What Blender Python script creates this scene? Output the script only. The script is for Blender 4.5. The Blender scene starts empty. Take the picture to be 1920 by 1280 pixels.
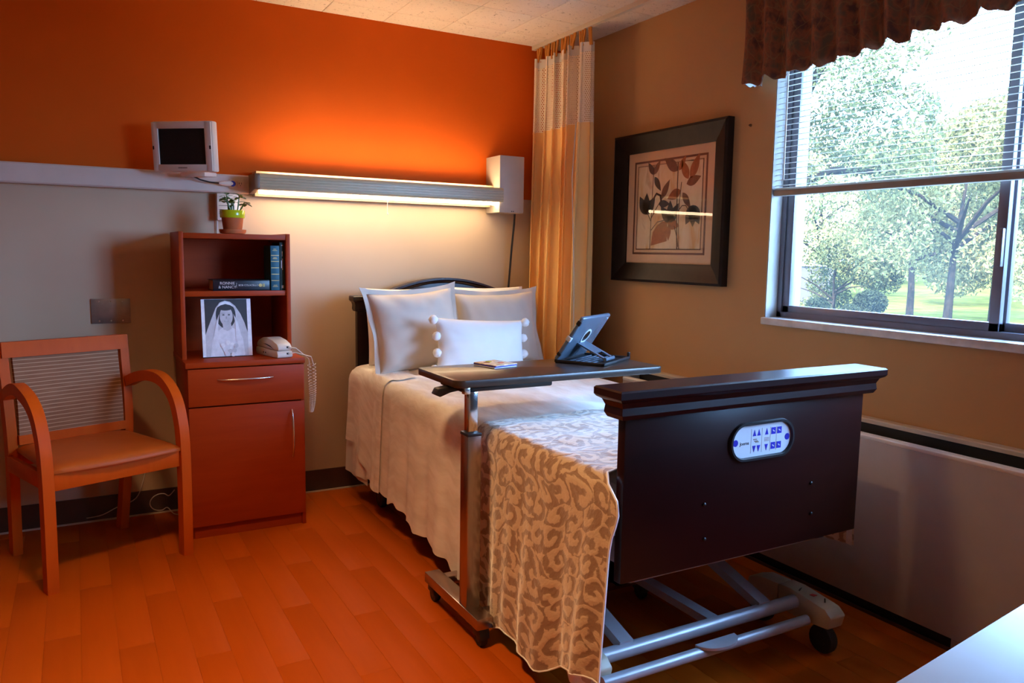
import bpy, bmesh, math, random
from mathutils import Vector as V, Matrix, Euler
random.seed(7)
sc = bpy.context.scene
COL = sc.collection
pi = math.pi; rad = math.radians

# ------------------------------------------------------------------ camera
H = 1.22
YAW, PITCH, ROLL, FPX = .5104, .11346, .01608, 1463.6      # focal length in pixels of the 1920x1280 frame
fwd = V((math.sin(YAW)*math.cos(PITCH), math.cos(YAW)*math.cos(PITCH), -math.sin(PITCH)))
r0 = V((math.cos(YAW), -math.sin(YAW), 0)); u0 = r0.cross(fwd)
RGT = r0*math.cos(ROLL)+u0*math.sin(ROLL); UPV = u0*math.cos(ROLL)-r0*math.sin(ROLL)
CAM = V((0, 0, H))
cd = bpy.data.cameras.new('camera'); cam = bpy.data.objects.new('camera', cd); COL.objects.link(cam)
cd.sensor_width = 36; cd.lens = FPX/1920*36; cd.clip_start = .02; cd.clip_end = 300
m3 = Matrix((RGT, UPV, -fwd)).transposed()
cam.matrix_world = Matrix.Translation(CAM) @ m3.to_4x4()
sc.camera = cam
def ray(x, y): return fwd+RGT*((x-960)/FPX)-UPV*((y-640)/FPX)
def onx(x, y, X): d = ray(x, y); return CAM+d*(X/d.x)
def ony(x, y, Y): d = ray(x, y); return CAM+d*(Y/d.y)
def onz(x, y, Z): d = ray(x, y); return CAM+d*((Z-H)/d.z)

# ------------------------------------------------------------------ sky, sun, exposure
SKY, SUN, LAMP, LAMPUP, LAMPFILL = 54.0, 34.0, 28.0, 46.0, 180.0
w = bpy.data.worlds.new('sky'); sc.world = w; w.use_nodes = True
bg = w.node_tree.nodes['Background']
bg.inputs['Color'].default_value = (.28, .54, 1.0, 1); bg.inputs['Strength'].default_value = SKY
sl = bpy.data.lights.new('sun', 'SUN'); so = bpy.data.objects.new('sun', sl); COL.objects.link(so)
sl.energy = SUN; sl.angle = rad(1); sl.color = (1, .95, .82)
so.rotation_euler = V((.62, .22, -.75)).to_track_quat('-Z', 'Y').to_euler()
vs = sc.view_settings
vs.view_transform = 'Standard'; vs.look = 'None'; vs.gamma = 1; vs.use_curve_mapping = False; vs.exposure = 0
sc.display_settings.display_device = 'sRGB'
sc.cycles.use_denoising = True
sc.cycles.max_bounces = 10; sc.cycles.diffuse_bounces = 6; sc.cycles.glossy_bounces = 4
sc.cycles.transparent_max_bounces = 24; sc.cycles.sample_clamp_indirect = 8

# room extents
BY, RX, CZ, LX, FY = 3.853, 2.473, 2.35, -1.9, -1.4

# ------------------------------------------------------------------ materials
MATS = {}
def nmat(name):
    m = bpy.data.materials.new(name); m.use_nodes = True
    nt = m.node_tree; MATS[name] = m
    return m, nt, nt.nodes['Principled BSDF']
def ramp(nt, fac, stops):
    r = nt.nodes.new('ShaderNodeValToRGB'); e = r.color_ramp.elements
    while len(e) < len(stops): e.new(.5)
    for el, (p, c) in zip(e, stops): el.position = p; el.color = (*c, 1)
    if fac is not None: nt.links.new(fac, r.inputs[0])
    return r.outputs[0]
def coords(nt, kind='Object', scale=(1, 1, 1), rot=(0, 0, 0)):
    t = nt.nodes.new('ShaderNodeTexCoord'); mp = nt.nodes.new('ShaderNodeMapping')
    mp.inputs['Scale'].default_value = scale; mp.inputs['Rotation'].default_value = rot
    nt.links.new(t.outputs[kind], mp.inputs[0]); return mp.outputs[0]
def noise(nt, vec, scale, detail=3, rough=.55, dist=0):
    n = nt.nodes.new('ShaderNodeTexNoise'); n.inputs['Scale'].default_value = scale
    n.inputs['Detail'].default_value = detail; n.inputs['Roughness'].default_value = rough
    n.inputs['Distortion'].default_value = dist
    nt.links.new(vec, n.inputs['Vector']); return n.outputs['Fac']
def bump(nt, p, h, strength, dist=.002):
    b = nt.nodes.new('ShaderNodeBump'); b.inputs['Strength'].default_value = strength
    b.inputs['Distance'].default_value = dist
    nt.links.new(h, b.inputs['Height']); nt.links.new(b.outputs[0], p.inputs['Normal'])
def math_(nt, op, a, b=None, c=None):
    n = nt.nodes.new('ShaderNodeMath'); n.operation = op
    for i, x in enumerate((a, b, c)):
        if x is None: continue
        if isinstance(x, (int, float)): n.inputs[i].default_value = x
        else: nt.links.new(x, n.inputs[i])
    return n.outputs[0]
def mixc(nt, fac, a, b, op='MIX'):
    n = nt.nodes.new('ShaderNodeMix'); n.data_type = 'RGBA'; n.blend_type = op
    for s, x in ((0, fac), (6, a), (7, b)):
        if isinstance(x, (int, float)): n.inputs[s].default_value = x
        elif isinstance(x, tuple): n.inputs[s].default_value = (*x, 1)
        else: nt.links.new(x, n.inputs[s])
    return n.outputs[2]
def simple(name, col, rough=.5, metal=0, var=.08, vscale=12, bmp=0, bscale=200, spec=.5, kind='Object', coat=0, emit=None):
    m, nt, p = nmat(name)
    vec = coords(nt, kind)
    n = noise(nt, vec, vscale)
    c = tuple(col)
    nt.links.new(ramp(nt, n, [(.3, tuple(x*(1-var) for x in c)), (.7, tuple(min(1, x*(1+var)) for x in c))]), p.inputs['Base Color'])
    p.inputs['Roughness'].default_value = rough; p.inputs['Metallic'].default_value = metal
    p.inputs['Specular IOR Level'].default_value = spec
    if coat: p.inputs['Coat Weight'].default_value = coat; p.inputs['Coat Roughness'].default_value = .08
    if bmp: bump(nt, p, noise(nt, vec, bscale), bmp)
    if emit:
        p.inputs['Emission Color'].default_value = (*emit[0], 1); p.inputs['Emission Strength'].default_value = emit[1]
    return m
def woodmat(name, dark, light, rough, scale=(30, 2.5, 30), spec=.5, coat=0, rnd=0):
    m, nt, p = nmat(name)
    vec = coords(nt, 'Object', scale)
    if rnd:
        oi = nt.nodes.new('ShaderNodeObjectInfo'); cx = nt.nodes.new('ShaderNodeCombineXYZ')
        nt.links.new(math_(nt, 'MULTIPLY', oi.outputs['Random'], 40), cx.inputs[0]); nt.links.new(math_(nt, 'MULTIPLY', oi.outputs['Random'], 17), cx.inputs[1])
        ad = nt.nodes.new('ShaderNodeVectorMath'); nt.links.new(vec, ad.inputs[0]); nt.links.new(cx.outputs[0], ad.inputs[1]); vec = ad.outputs[0]
    n = noise(nt, vec, 1.0, 4, .6, .6)
    c = ramp(nt, n, [(.3, dark), (.68, light)])
    if rnd:
        f = math_(nt, 'MULTIPLY_ADD', oi.outputs['Random'], rnd*2, 1-rnd)
        cc = nt.nodes.new('ShaderNodeCombineXYZ')
        for i in range(3): nt.links.new(f, cc.inputs[i])
        c = mixc(nt, 1.0, c, cc.outputs[0], 'MULTIPLY')
    nt.links.new(c, p.inputs['Base Color']); p.inputs['Roughness'].default_value = rough
    p.inputs['Specular IOR Level'].default_value = spec
    if coat: p.inputs['Coat Weight'].default_value = coat; p.inputs['Coat Roughness'].default_value = .12
    bump(nt, p, n, .06, .002)
    return m

ORANGE = simple('orange_paint', (.62, .100, .006), .7, spec=.12, var=.04, vscale=3, bmp=.08, bscale=260)
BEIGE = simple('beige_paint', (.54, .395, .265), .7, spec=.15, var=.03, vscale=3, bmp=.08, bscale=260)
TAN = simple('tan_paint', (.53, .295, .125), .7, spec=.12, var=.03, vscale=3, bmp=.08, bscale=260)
BROWNW = simple('brown_paint', (.26, .10, .035), .7, spec=.12, var=.03, vscale=3)
DARKBASE = simple('dark_vinyl_base', (.055, .018, .010), .4, var=.2)
PLANK = woodmat('floor_plank', (.46, .077, .002), (.50, .087, .003), .50, (22, 1.6, 22), spec=.12, rnd=.018)
CHERRY = woodmat('cherry_laminate', (.33, .034, .002), (.38, .043, .003), .48, (3, 3, 26), spec=.2)
CHAIRW = woodmat('chair_wood', (.50, .074, .004), (.57, .093, .005), .46, (14, 14, 3), spec=.12)
MAHOG = woodmat('mahogany', (.011, .0020, .0022), (.018, .0030, .003), .28, (2.5, 20, 20), spec=.35)
SEAT = simple('seat_vinyl', (.42, .090, .010), .45, spec=.25, var=.06, bmp=.1, bscale=400)
WHITE = simple('white_plastic', (.72, .66, .58), .4, var=.03)
BOXM = simple('box_enamel', (.44, .38, .32), .45, var=.03)
CREAM = simple('cream_enamel', (.62, .53, .42), .4, var=.04)
GREYRAIL = simple('rail_enamel', (.60, .52, .45), .4, var=.03)
LAMPBODY = simple('lamp_enamel', (.48, .37, .22), .38, var=.03)
ENDCAP = simple('brown_end_cap', (.16, .075, .03), .45)
BLACK = simple('black_plastic', (.012, .011, .012), .4, var=.1)
RUBBER = simple('rubber', (.008, .008, .010), .6)
SCREEN = simple('dark_screen', (.012, .012, .013), .12, var=.05)
STEEL = simple('brushed_steel', (.72, .70, .68), .25, 1, var=.06, vscale=60)
PLATE = simple('steel_plate', (.36, .31, .27), .42, .8, var=.1, vscale=30)
CHROME = simple('chrome', (.7, .68, .66), .14, 1, var=.02)
COLUMN = simple('table_column_steel', (.42, .36, .33), .25, 1, var=.05)
BRASS = simple('amber_hook', (.62, .25, .04), .35, .3)
TABLETOP = simple('table_laminate', (.035, .022, .016), .3, var=.15, vscale=30, coat=.1)
SHAM = simple('sham_linen', (.62, .54, .46), .85, var=.06, vscale=6, bmp=.25, bscale=900)
PILLOWC = simple('pillow_cotton', (.82, .80, .77), .85, var=.03, vscale=5, bmp=.12, bscale=700)
LUMBAR = simple('lumbar_cotton', (.86, .85, .84), .85, var=.02, bmp=.15, bscale=700)
MATTR = simple('mattress_ticking', (.72, .66, .58), .8)
TEAL = simple('teal_cloth', (.010, .10, .15), .5)
DGREEN = simple('dark_green_cloth', (.010, .045, .045), .5)
NAVYB = simple('black_book_jacket', (.010, .010, .018), .35)
PAPER = simple('page_block', (.55, .40, .25), .8, vscale=400, var=.2)
GOLD = simple('gold_foil', (.7, .52, .2), .35, .6)
SILVERP = simple('silver_print', (.7, .68, .66), .5)
TERRA = simple('terracotta', (.50, .115, .025), .7, var=.12)
LIME = simple('lime_glaze', (.50, .55, .01), .18, var=.06)
LEAFP = simple('jade_leaf', (.07, .13, .012), .4, var=.25)
SOIL = simple('potting_soil', (.03, .018, .01), .9, var=.4, vscale=200)
FRAMEW = simple('dark_picture_frame', (.016, .009, .007), .42, var=.3, vscale=25, spec=.3)
PMAT = simple('picture_mat', (.62, .42, .26), .8, var=.03)
PLINE = simple('mat_line', (.13, .05, .035), .8)
STEMP = simple('painted_stem', (.09, .04, .025), .8)
LEAFD = simple('painted_dark_leaf', (.045, .04, .035), .8, var=.3, vscale=40)
LEAFR = simple('painted_rust_leaf', (.30, .09, .03), .8, var=.25, vscale=40)
LEAFM = simple('painted_brown_leaf', (.13, .06, .035), .8, var=.3, vscale=40)
BLUEK = simple('blue_key', (.02, .02, .42), .4)
PANELW = simple('panel_membrane', (.62, .66, .72), .35, var=.02)
HEATER = simple('heater_enamel', (.42, .37, .36), .45, var=.03)
HEATTOP = simple('heater_lip', (.86, .85, .84), .35, var=.02)
DARKSLOT = simple('heater_slot', (.012, .011, .011), .6)
FRAMEAL = simple('aluminium_frame', (.20, .19, .22), .4, .35, var=.05)
JAMB = simple('jamb_paint', (.46, .41, .37), .5)
SILLM = simple('marble_sill', (.62, .58, .55), .3, var=.15, vscale=18)
SLATM = simple('blind_slat', (.74, .70, .64), .45, var=.02)
RAILB = simple('blind_rail', (.30, .25, .20), .5)
TUBE = simple('bed_frame_enamel', (.40, .40, .44), .3, .2)
BRAKE = simple('brake_cover', (.46, .39, .28), .45)
REDMARK = simple('red_mark', (.6, .02, .02), .5)
CASEBLUE = simple('tablet_shell', (.10, .13, .17), .24, var=.04, spec=.8)
TABLEW = simple('white_laminate', (.36, .41, .47), .3, var=.02)
BARK = simple('bark', (.022, .015, .010), .9, spec=0, var=.4, vscale=20)
HOUSE = simple('house_siding', (.045, .032, .028), .8)
LAWN = simple('lawn_grass', (.050, .046, .010), .9, spec=0, var=.35, vscale=1.5)
CABLE = simple('white_cord', (.68, .62, .54), .5)
CARDM = simple('card_print', (.60, .50, .36), .5, var=.5, vscale=60)
CARDR = simple('card_red_print', (.5, .10, .08), .5, var=.5, vscale=90)
GREYP = [simple('photo_grey_%s' % n, (v, v, v*1.06), .35, var=.10, vscale=45) for n, v in (('white', .90), ('veil', .62), ('mid', .36), ('dark', .04), ('skin', .58), ('soft', .80))]

# lamp lens
LENS, nt, p = nmat('lamp_lens')
p.inputs['Base Color'].default_value = (.8, .8, .8, 1)
p.inputs['Emission Color'].default_value = (1, .66, .27, 1); p.inputs['Emission Strength'].default_value = LAMP
nt.links.new(ramp(nt, noise(nt, coords(nt, 'Object', (1, 1, 1)), 3), [(0, (1, .73, .43)), (1, (1, .76, .46))]), p.inputs['Emission Color'])

LENSUP = LENS.copy(); LENSUP.name = 'lamp_lens_upper'; LENSUP.node_tree.nodes['Principled BSDF'].inputs['Emission Strength'].default_value = LAMPUP
FILLM = LENS.copy(); FILLM.name = 'fill_lamp_glass'; _n = FILLM.node_tree.nodes; _n['Principled BSDF'].inputs['Emission Strength'].default_value = LAMPFILL
for el, c in zip(_n['Color Ramp'].color_ramp.elements, ((1, .56, .25), (1, .60, .28))): el.color = (*c, 1)
# ceiling tile
TILE, nt, p = nmat('fissured_tile')
v = coords(nt, 'Object'); g = nt.nodes.new('ShaderNodeNewGeometry')
n1 = noise(nt, g.outputs['Position'], 55, 4, .7, 1.2); n2 = noise(nt, g.outputs['Position'], 4)
c1 = ramp(nt, n1, [(.33, (.28, .20, .14)), (.40, (.74, .62, .50))])
nt.links.new(c1, p.inputs['Base Color']); p.inputs['Roughness'].default_value = .9
bump(nt, p, n1, .35, .004)

# bedspread: white matelasse with small raised dashes
SPREAD, nt, p = nmat('bedspread_matelasse')
v = coords(nt, 'UV', (1, 1, 1)); n = noise(nt, v, 38, 2, .5, .3); n2 = noise(nt, coords(nt, 'UV', (1, .35, 1)), 16, 3)
nt.links.new(ramp(nt, n2, [(.35, (.76, .71, .65)), (.62, (.90, .87, .82))]), p.inputs['Base Color'])
p.inputs['Roughness'].default_value = .85; bump(nt, p, n2, .5, .006)
# throw: scroll damask
THROW, nt, p = nmat('scroll_throw')
v = coords(nt, 'UV', (1, 1, 1))
dn = nt.nodes.new('ShaderNodeTexNoise'); dn.inputs['Scale'].default_value = 14; nt.links.new(v, dn.inputs['Vector'])
dv = nt.nodes.new('ShaderNodeVectorMath'); dv.operation = 'SCALE'; dv.inputs['Scale'].default_value = .045; nt.links.new(dn.outputs['Color'], dv.inputs[0])
va = nt.nodes.new('ShaderNodeVectorMath'); nt.links.new(v, va.inputs[0]); nt.links.new(dv.outputs[0], va.inputs[1])
vo = nt.nodes.new('ShaderNodeTexVoronoi'); vo.voronoi_dimensions = '2D'; vo.inputs['Scale'].default_value = 13; vo.inputs['Randomness'].default_value = .75
nt.links.new(va.outputs[0], vo.inputs['Vector'])
sb = nt.nodes.new('ShaderNodeVectorMath'); sb.operation = 'SUBTRACT'; nt.links.new(va.outputs[0], sb.inputs[0]); nt.links.new(vo.outputs['Position'], sb.inputs[1])
sx = nt.nodes.new('ShaderNodeSeparateXYZ'); nt.links.new(sb.outputs[0], sx.inputs[0])
ang = math_(nt, 'ARCTAN2', sx.outputs[1], sx.outputs[0])
sep = nt.nodes.new('ShaderNodeSeparateColor'); nt.links.new(vo.outputs['Color'], sep.inputs[0])
sgn = math_(nt, 'MULTIPLY_ADD', math_(nt, 'GREATER_THAN', sep.outputs[0], .5), 2, -1)
ln = nt.nodes.new('ShaderNodeVectorMath'); ln.operation = 'LENGTH'; nt.links.new(sb.outputs[0], ln.inputs[0])
rr = math_(nt, 'MULTIPLY', ln.outputs['Value'], 170)
s = math_(nt, 'SINE', math_(nt, 'ADD', math_(nt, 'MULTIPLY', ang, sgn), rr))
s2 = math_(nt, 'ADD', s, math_(nt, 'MULTIPLY_ADD', noise(nt, v, 42, 3), 4.4, -2.2))
c = ramp(nt, math_(nt, 'MULTIPLY_ADD', s2, .5, .5), [(.38, (.30, .175, .10)), (.62, (.62, .46, .30))])
nt.links.new(c, p.inputs['Base Color']); p.inputs['Roughness'].default_value = .8
p.inputs['Sheen Weight'].default_value = 1.0; p.inputs['Sheen Roughness'].default_value = .45; p.inputs['Sheen Tint'].default_value = (1, .97, .92, 1); bump(nt, p, s2, .25, .004)
# curtain cloth and its open net top
CURT, nt, p = nmat('curtain_cloth')
p.inputs['Roughness'].default_value = .85
nt.links.new(ramp(nt, noise(nt, coords(nt, 'Object', (3, 3, 1)), 6), [(.3, (.88, .54, .20)), (.7, (.92, .58, .22))]), p.inputs['Base Color'])
NET, nt, p = nmat('curtain_net')
p.inputs['Base Color'].default_value = (.93, .78, .58, 1); p.inputs['Roughness'].default_value = .9
v = coords(nt, 'UV', (1, 1, 1)); sp = nt.nodes.new('ShaderNodeSeparateXYZ'); nt.links.new(v, sp.inputs[0])
row = math_(nt, 'FLOOR', math_(nt, 'MULTIPLY', sp.outputs[1], 105))
xx = math_(nt, 'FRACT', math_(nt, 'ADD', math_(nt, 'MULTIPLY', sp.outputs[0], 105), math_(nt, 'MULTIPLY', row, .5)))
yy = math_(nt, 'FRACT', math_(nt, 'MULTIPLY', sp.outputs[1], 105))
hx = math_(nt, 'ABSOLUTE', math_(nt, 'SUBTRACT', xx, .5)); hy = math_(nt, 'ABSOLUTE', math_(nt, 'SUBTRACT', yy, .5))
hole = math_(nt, 'LESS_THAN', math_(nt, 'ADD', math_(nt, 'MULTIPLY', hx, hx), math_(nt, 'MULTIPLY', hy, hy)), .085)
nt.links.new(math_(nt, 'SUBTRACT', 1, hole), p.inputs['Alpha'])
# valance: dark paisley
VAL, nt, p = nmat('valance_paisley')
v = coords(nt, 'UV', (1, 1, 1)); dn = nt.nodes.new('ShaderNodeTexNoise'); dn.inputs['Scale'].default_value = 7; nt.links.new(v, dn.inputs['Vector'])
dv = nt.nodes.new('ShaderNodeVectorMath'); dv.operation = 'SCALE'; dv.inputs['Scale'].default_value = .18; nt.links.new(dn.outputs['Color'], dv.inputs[0])
va = nt.nodes.new('ShaderNodeVectorMath'); nt.links.new(v, va.inputs[0]); nt.links.new(dv.outputs[0], va.inputs[1])
vo = nt.nodes.new('ShaderNodeTexVoronoi'); vo.voronoi_dimensions = '2D'; vo.feature = 'DISTANCE_TO_EDGE'; vo.inputs['Scale'].default_value = 15; nt.links.new(va.outputs[0], vo.inputs['Vector'])
base = ramp(nt, noise(nt, v, 16, 3), [(.35, (.085, .024, .012)), (.5, (.26, .070, .020)), (.65, (.12, .065, .028))])
edge = ramp(nt, vo.outputs['Distance'], [(.02, (1, 1, 1)), (.06, (0, 0, 0))])
nt.links.new(mixc(nt, math_(nt, 'MULTIPLY', edge, .5), base, (.26, .13, .045)), p.inputs['Base Color']); p.inputs['Roughness'].default_value = .75
# chair back stripe
STRIPE, nt, p = nmat('striped_upholstery')
v = coords(nt, 'UV', (1, 1, 1)); sp = nt.nodes.new('ShaderNodeSeparateXYZ'); nt.links.new(v, sp.inputs[0])
h = math_(nt, 'FRACT', math_(nt, 'MULTIPLY', sp.outputs[1], 21))
ln1 = math_(nt, 'GREATER_THAN', h, .82)
bs = ramp(nt, noise(nt, coords(nt, 'UV', (6, 60, 1)), 2), [(.35, (.20, .080, .032)), (.65, (.29, .135, .065))])
nt.links.new(mixc(nt, ln1, bs, (.50, .31, .18)), p.inputs['Base Color']); p.inputs['Roughness'].default_value = .8
# art print ground: watercolour washes
PRINT, nt, p = nmat('print_wash')
n1 = noise(nt, coords(nt, 'Object', (1, 5, 2.2)), 2.2, 3, .6, .5)
nt.links.new(ramp(nt, n1, [(.33, (.58, .32, .12)), (.45, (.66, .52, .32)), (.6, (.72, .60, .42)), (.72, (.50, .36, .22))]), p.inputs['Base Color'])
p.inputs['Roughness'].default_value = .8
# glass: thin clear panes
def glassmat(name, refl, rough=.0, glare=0):
    m = bpy.data.materials.new(name); m.use_nodes = True; nt = m.node_tree; nt.nodes.clear()
    out = nt.nodes.new('ShaderNodeOutputMaterial'); tr = nt.nodes.new('ShaderNodeBsdfTransparent'); gl = nt.nodes.new('ShaderNodeBsdfGlossy')
    gl.inputs['Roughness'].default_value = rough
    mx = nt.nodes.new('ShaderNodeMixShader'); fr = nt.nodes.new('ShaderNodeFresnel'); fr.inputs['IOR'].default_value = refl
    gb = nt.nodes.new('ShaderNodeNewGeometry'); nt.links.new(math_(nt, 'MULTIPLY', fr.outputs[0], math_(nt, 'SUBTRACT', 1, gb.outputs['Backfacing'])), mx.inputs[0]); nt.links.new(tr.outputs[0], mx.inputs[1]); nt.links.new(gl.outputs[0], mx.inputs[2])
    last = mx.outputs[0]
    if glare:  # translucent share imitates a milky glare veil over the view
        tl = nt.nodes.new('ShaderNodeBsdfTranslucent'); tl.inputs['Color'].default_value = (.9, .95, 1, 1)
        m2 = nt.nodes.new('ShaderNodeMixShader'); m2.inputs[0].default_value = glare
        n = nt.nodes.new('ShaderNodeTexNoise'); n.inputs['Scale'].default_value = 3
        nt.links.new(math_(nt, 'MULTIPLY', n.outputs['Fac'], glare*2), m2.inputs[0])
        nt.links.new(last, m2.inputs[1]); nt.links.new(tl.outputs[0], m2.inputs[2]); last = m2.outputs[0]
    nt.links.new(last, out.inputs['Surface']); return m
PANE = glassmat('window_glass', 1.25, .0, .009)
PICGLASS = glassmat('picture_glass', 1.45)
# leaves: thin with some light through
def leafmat(name, a, b):
    m, nt, p = nmat(name)
    nt.links.new(ramp(nt, noise(nt, coords(nt, 'Object'), 1.3, 4), [(.3, a), (.7, b)]), p.inputs['Base Color'])
    p.inputs['Roughness'].default_value = .8; p.inputs['Specular IOR Level'].default_value = 0; return m
LEAF1 = leafmat('tree_leaf_deep', (.030, .034, .015), (.095, .088, .030))
LEAF2 = leafmat('tree_leaf_pale', (.075, .066, .024), (.190, .150, .050))
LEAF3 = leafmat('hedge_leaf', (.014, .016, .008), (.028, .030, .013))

# ------------------------------------------------------------------ mesh helpers
class B:
    def __init__(s): s.bm = bmesh.new(); s.uv = s.bm.loops.layers.uv.new('uv')
    def box(s, c, d, bev=0, rot=None, seg=2):
        t = bmesh.new(); bmesh.ops.create_cube(t, size=1)
        for v in t.verts: v.co = V((v.co.x*d[0], v.co.y*d[1], v.co.z*d[2]))
        if bev: bmesh.ops.bevel(t, geom=t.edges[:], offset=min(bev, min(d)*.45), segments=seg, affect='EDGES', profile=.5)
        M = Matrix.Translation(V(c))
        if rot is not None: M = M @ Euler(rot).to_matrix().to_4x4()
        return s.merge(t, M)
    def merge(s, t, M=Matrix()):
        mp = [s.bm.verts.new(M @ v.co) for v in t.verts]
        t.verts.index_update()
        for f in t.faces:
            try: s.bm.faces.new([mp[v.index] for v in f.verts])
            except ValueError: pass
        t.free(); return s
    def mm(s, lo, hi, bev=0): 
        return s.box([(a+b)/2 for a, b in zip(lo, hi)], [abs(b-a) for a, b in zip(lo, hi)], bev)
    def tube(s, pts, r, seg=10, caps=True, up=None, sq=None):
        pts = [V(p) for p in pts]; n = len(pts); rings = []
        rs = r if isinstance(r, (list, tuple)) else [r]*n
        prev = None
        for i, p in enumerate(pts):
            t = (pts[min(i+1, n-1)]-pts[max(i-1, 0)]).normalized()
            if prev is None:
                a = V(up) if up else (V((0, 0, 1)) if abs(t.z) < .9 else V((1, 0, 0)))
            else: a = prev
            x = (a-t*a.dot(t)).normalized(); y = t.cross(x); prev = x
            if sq:
                q = [(sq[0], sq[1]), (-sq[0], sq[1]), (-sq[0], -sq[1]), (sq[0], -sq[1])]
                rings.append([s.bm.verts.new(p+x*a_+y*b_) for a_, b_ in q])
            else:
                rings.append([s.bm.verts.new(p+(x*math.cos(2*pi*k/seg)+y*math.sin(2*pi*k/seg))*rs[i]) for k in range(seg)])
        k = len(rings[0])
        for a, b in zip(rings, rings[1:]):
            for j in range(k): s.bm.faces.new((a[j], a[(j+1) % k], b[(j+1) % k], b[j]))
        if caps:
            s.bm.faces.new(rings[0][::-1]); s.bm.faces.new(rings[-1])
        return s
    def lathe(s, prof, c=(0, 0, 0), seg=24, axis='z'):
        c = V(c); rings = []
        def pt(r, h, a):
            if axis == 'z': return c+V((r*math.cos(a), r*math.sin(a), h))
            if axis == 'x': return c+V((h, r*math.cos(a), r*math.sin(a)))
            return c+V((r*math.cos(a), h, r*math.sin(a)))
        for r, h in prof: rings.append([s.bm.verts.new(pt(max(r, 1e-4), h, 2*pi*k/seg)) for k in range(seg)])
        for a, b in zip(rings, rings[1:]):
            for j in range(seg): s.bm.faces.new((a[j], a[(j+1) % seg], b[(j+1) % seg], b[j]))
        s.bm.faces.new(rings[0][::-1]); s.bm.faces.new(rings[-1]); return s
    def prism(s, outline, lo, hi, axis='y', bev=0):
        """outline: 2D points; extruded along axis from lo to hi. axis y: (x,z); x: (y,z); z: (x,y)"""
        def pt(p, h): return {'y': V((p[0], h, p[1])), 'x': V((h, p[0], p[1])), 'z': V((p[0], p[1], h))}[axis]
        t = bmesh.new()
        a = [t.verts.new(pt(p, lo)) for p in outline]; b = [t.verts.new(pt(p, hi)) for p in outline]; n = len(a)
        t.faces.new(a[::-1]); t.faces.new(b)
        for i in range(n): t.faces.new((a[i], a[(i+1) % n], b[(i+1) % n], b[i]))
        bmesh.ops.recalc_face_normals(t, faces=t.faces[:])
        if bev: bmesh.ops.bevel(t, geom=[e for e in t.edges], offset=bev, segments=2, affect='EDGES', profile=.5)
        return s.merge(t)
    def grid(s, fn, nu, nv, uvf=None, closed_u=False):
        vs_ = [[s.bm.verts.new(fn(i/nu, j/nv)) for j in range(nv+1)] for i in range(nu+(0 if closed_u else 1))]
        for i in range(nu):
            for j in range(nv):
                i2 = (i+1) % len(vs_)
                f = s.bm.faces.new((vs_[i][j], vs_[i2][j], vs_[i2][j+1], vs_[i][j+1]))
                if uvf:
                    for l, (a, b) in zip(f.loops, ((i, j), (i+1, j), (i+1, j+1), (i, j+1))): l[s.uv].uv = uvf(a/nu, b/nv)
        return s
    def poly(s, pts):
        s.bm.faces.new([s.bm.verts.new(V(p)) for p in pts]); return s
    def solid(s, t):
        bmesh.ops.recalc_face_normals(s.bm, faces=s.bm.faces[:])
        bmesh.ops.solidify(s.bm, geom=s.bm.faces[:], thickness=t); return s
    def done(s, name, mat, parent=None, loc=None, recalc=True, ang=38):
        bm = s.bm
        if recalc: bmesh.ops.recalc_face_normals(bm, faces=bm.faces[:])
        lim = rad(ang)
        for f in bm.faces: f.smooth = True
        for e in bm.edges:
            if len(e.link_faces) == 2 and e.calc_face_angle(0) > lim: e.smooth = False
        me = bpy.data.meshes.new(name); bm.to_mesh(me); bm.free()
        for m in (mat if isinstance(mat, (list, tuple)) else [mat]): me.materials.append(m)
        return link(name, me, parent, loc)
def link(name, data, parent=None, loc=None):
    o = bpy.data.objects.new(name, data); COL.objects.link(o)
    if parent: o.parent = parent
    if loc is not None: o.location = loc
    return o
def tag(o, label, cat, group=None, kind=None):
    o['label'] = label
    if cat: o['category'] = cat
    if group: o['group'] = group
    if kind: o['kind'] = kind
    return o
def thing(name, label, cat, loc=(0, 0, 0), rz=0, group=None):
    o = bpy.data.objects.new(name, None); COL.objects.link(o); o.location = loc; o.rotation_euler = (0, 0, rz)
    o.empty_display_size = .05
    return tag(o, label, cat, group)
def struct(o, label=None):
    o['kind'] = 'structure'
    if label: o['label'] = label
    return o
def text(name, s, size, mat, parent, loc, rot, ext=.0003, align='LEFT'):
    c = bpy.data.curves.new(name, 'FONT'); c.body = s; c.size = size; c.extrude = ext; c.align_x = align; c.align_y = 'CENTER'; c.resolution_u = 3
    tmp = link(name, c); bpy.context.view_layer.update()
    me = bpy.data.meshes.new_from_object(tmp.evaluated_get(bpy.context.evaluated_depsgraph_get())); bpy.data.objects.remove(tmp); me.name = name
    me.materials.clear(); me.materials.append(mat); o = link(name, me, parent, loc); o.rotation_euler = rot; return o
def lerp(a, b, t): return a+(b-a)*t
def smooth(t): t = max(0, min(1, t)); return t*t*(3-2*t)
def hsh(*a):
    x = math.sin(sum(v*k for v, k in zip(a, (12.9898, 78.233, 37.719))))*43758.5453
    return x-math.floor(x)

exec_parts = []
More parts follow.
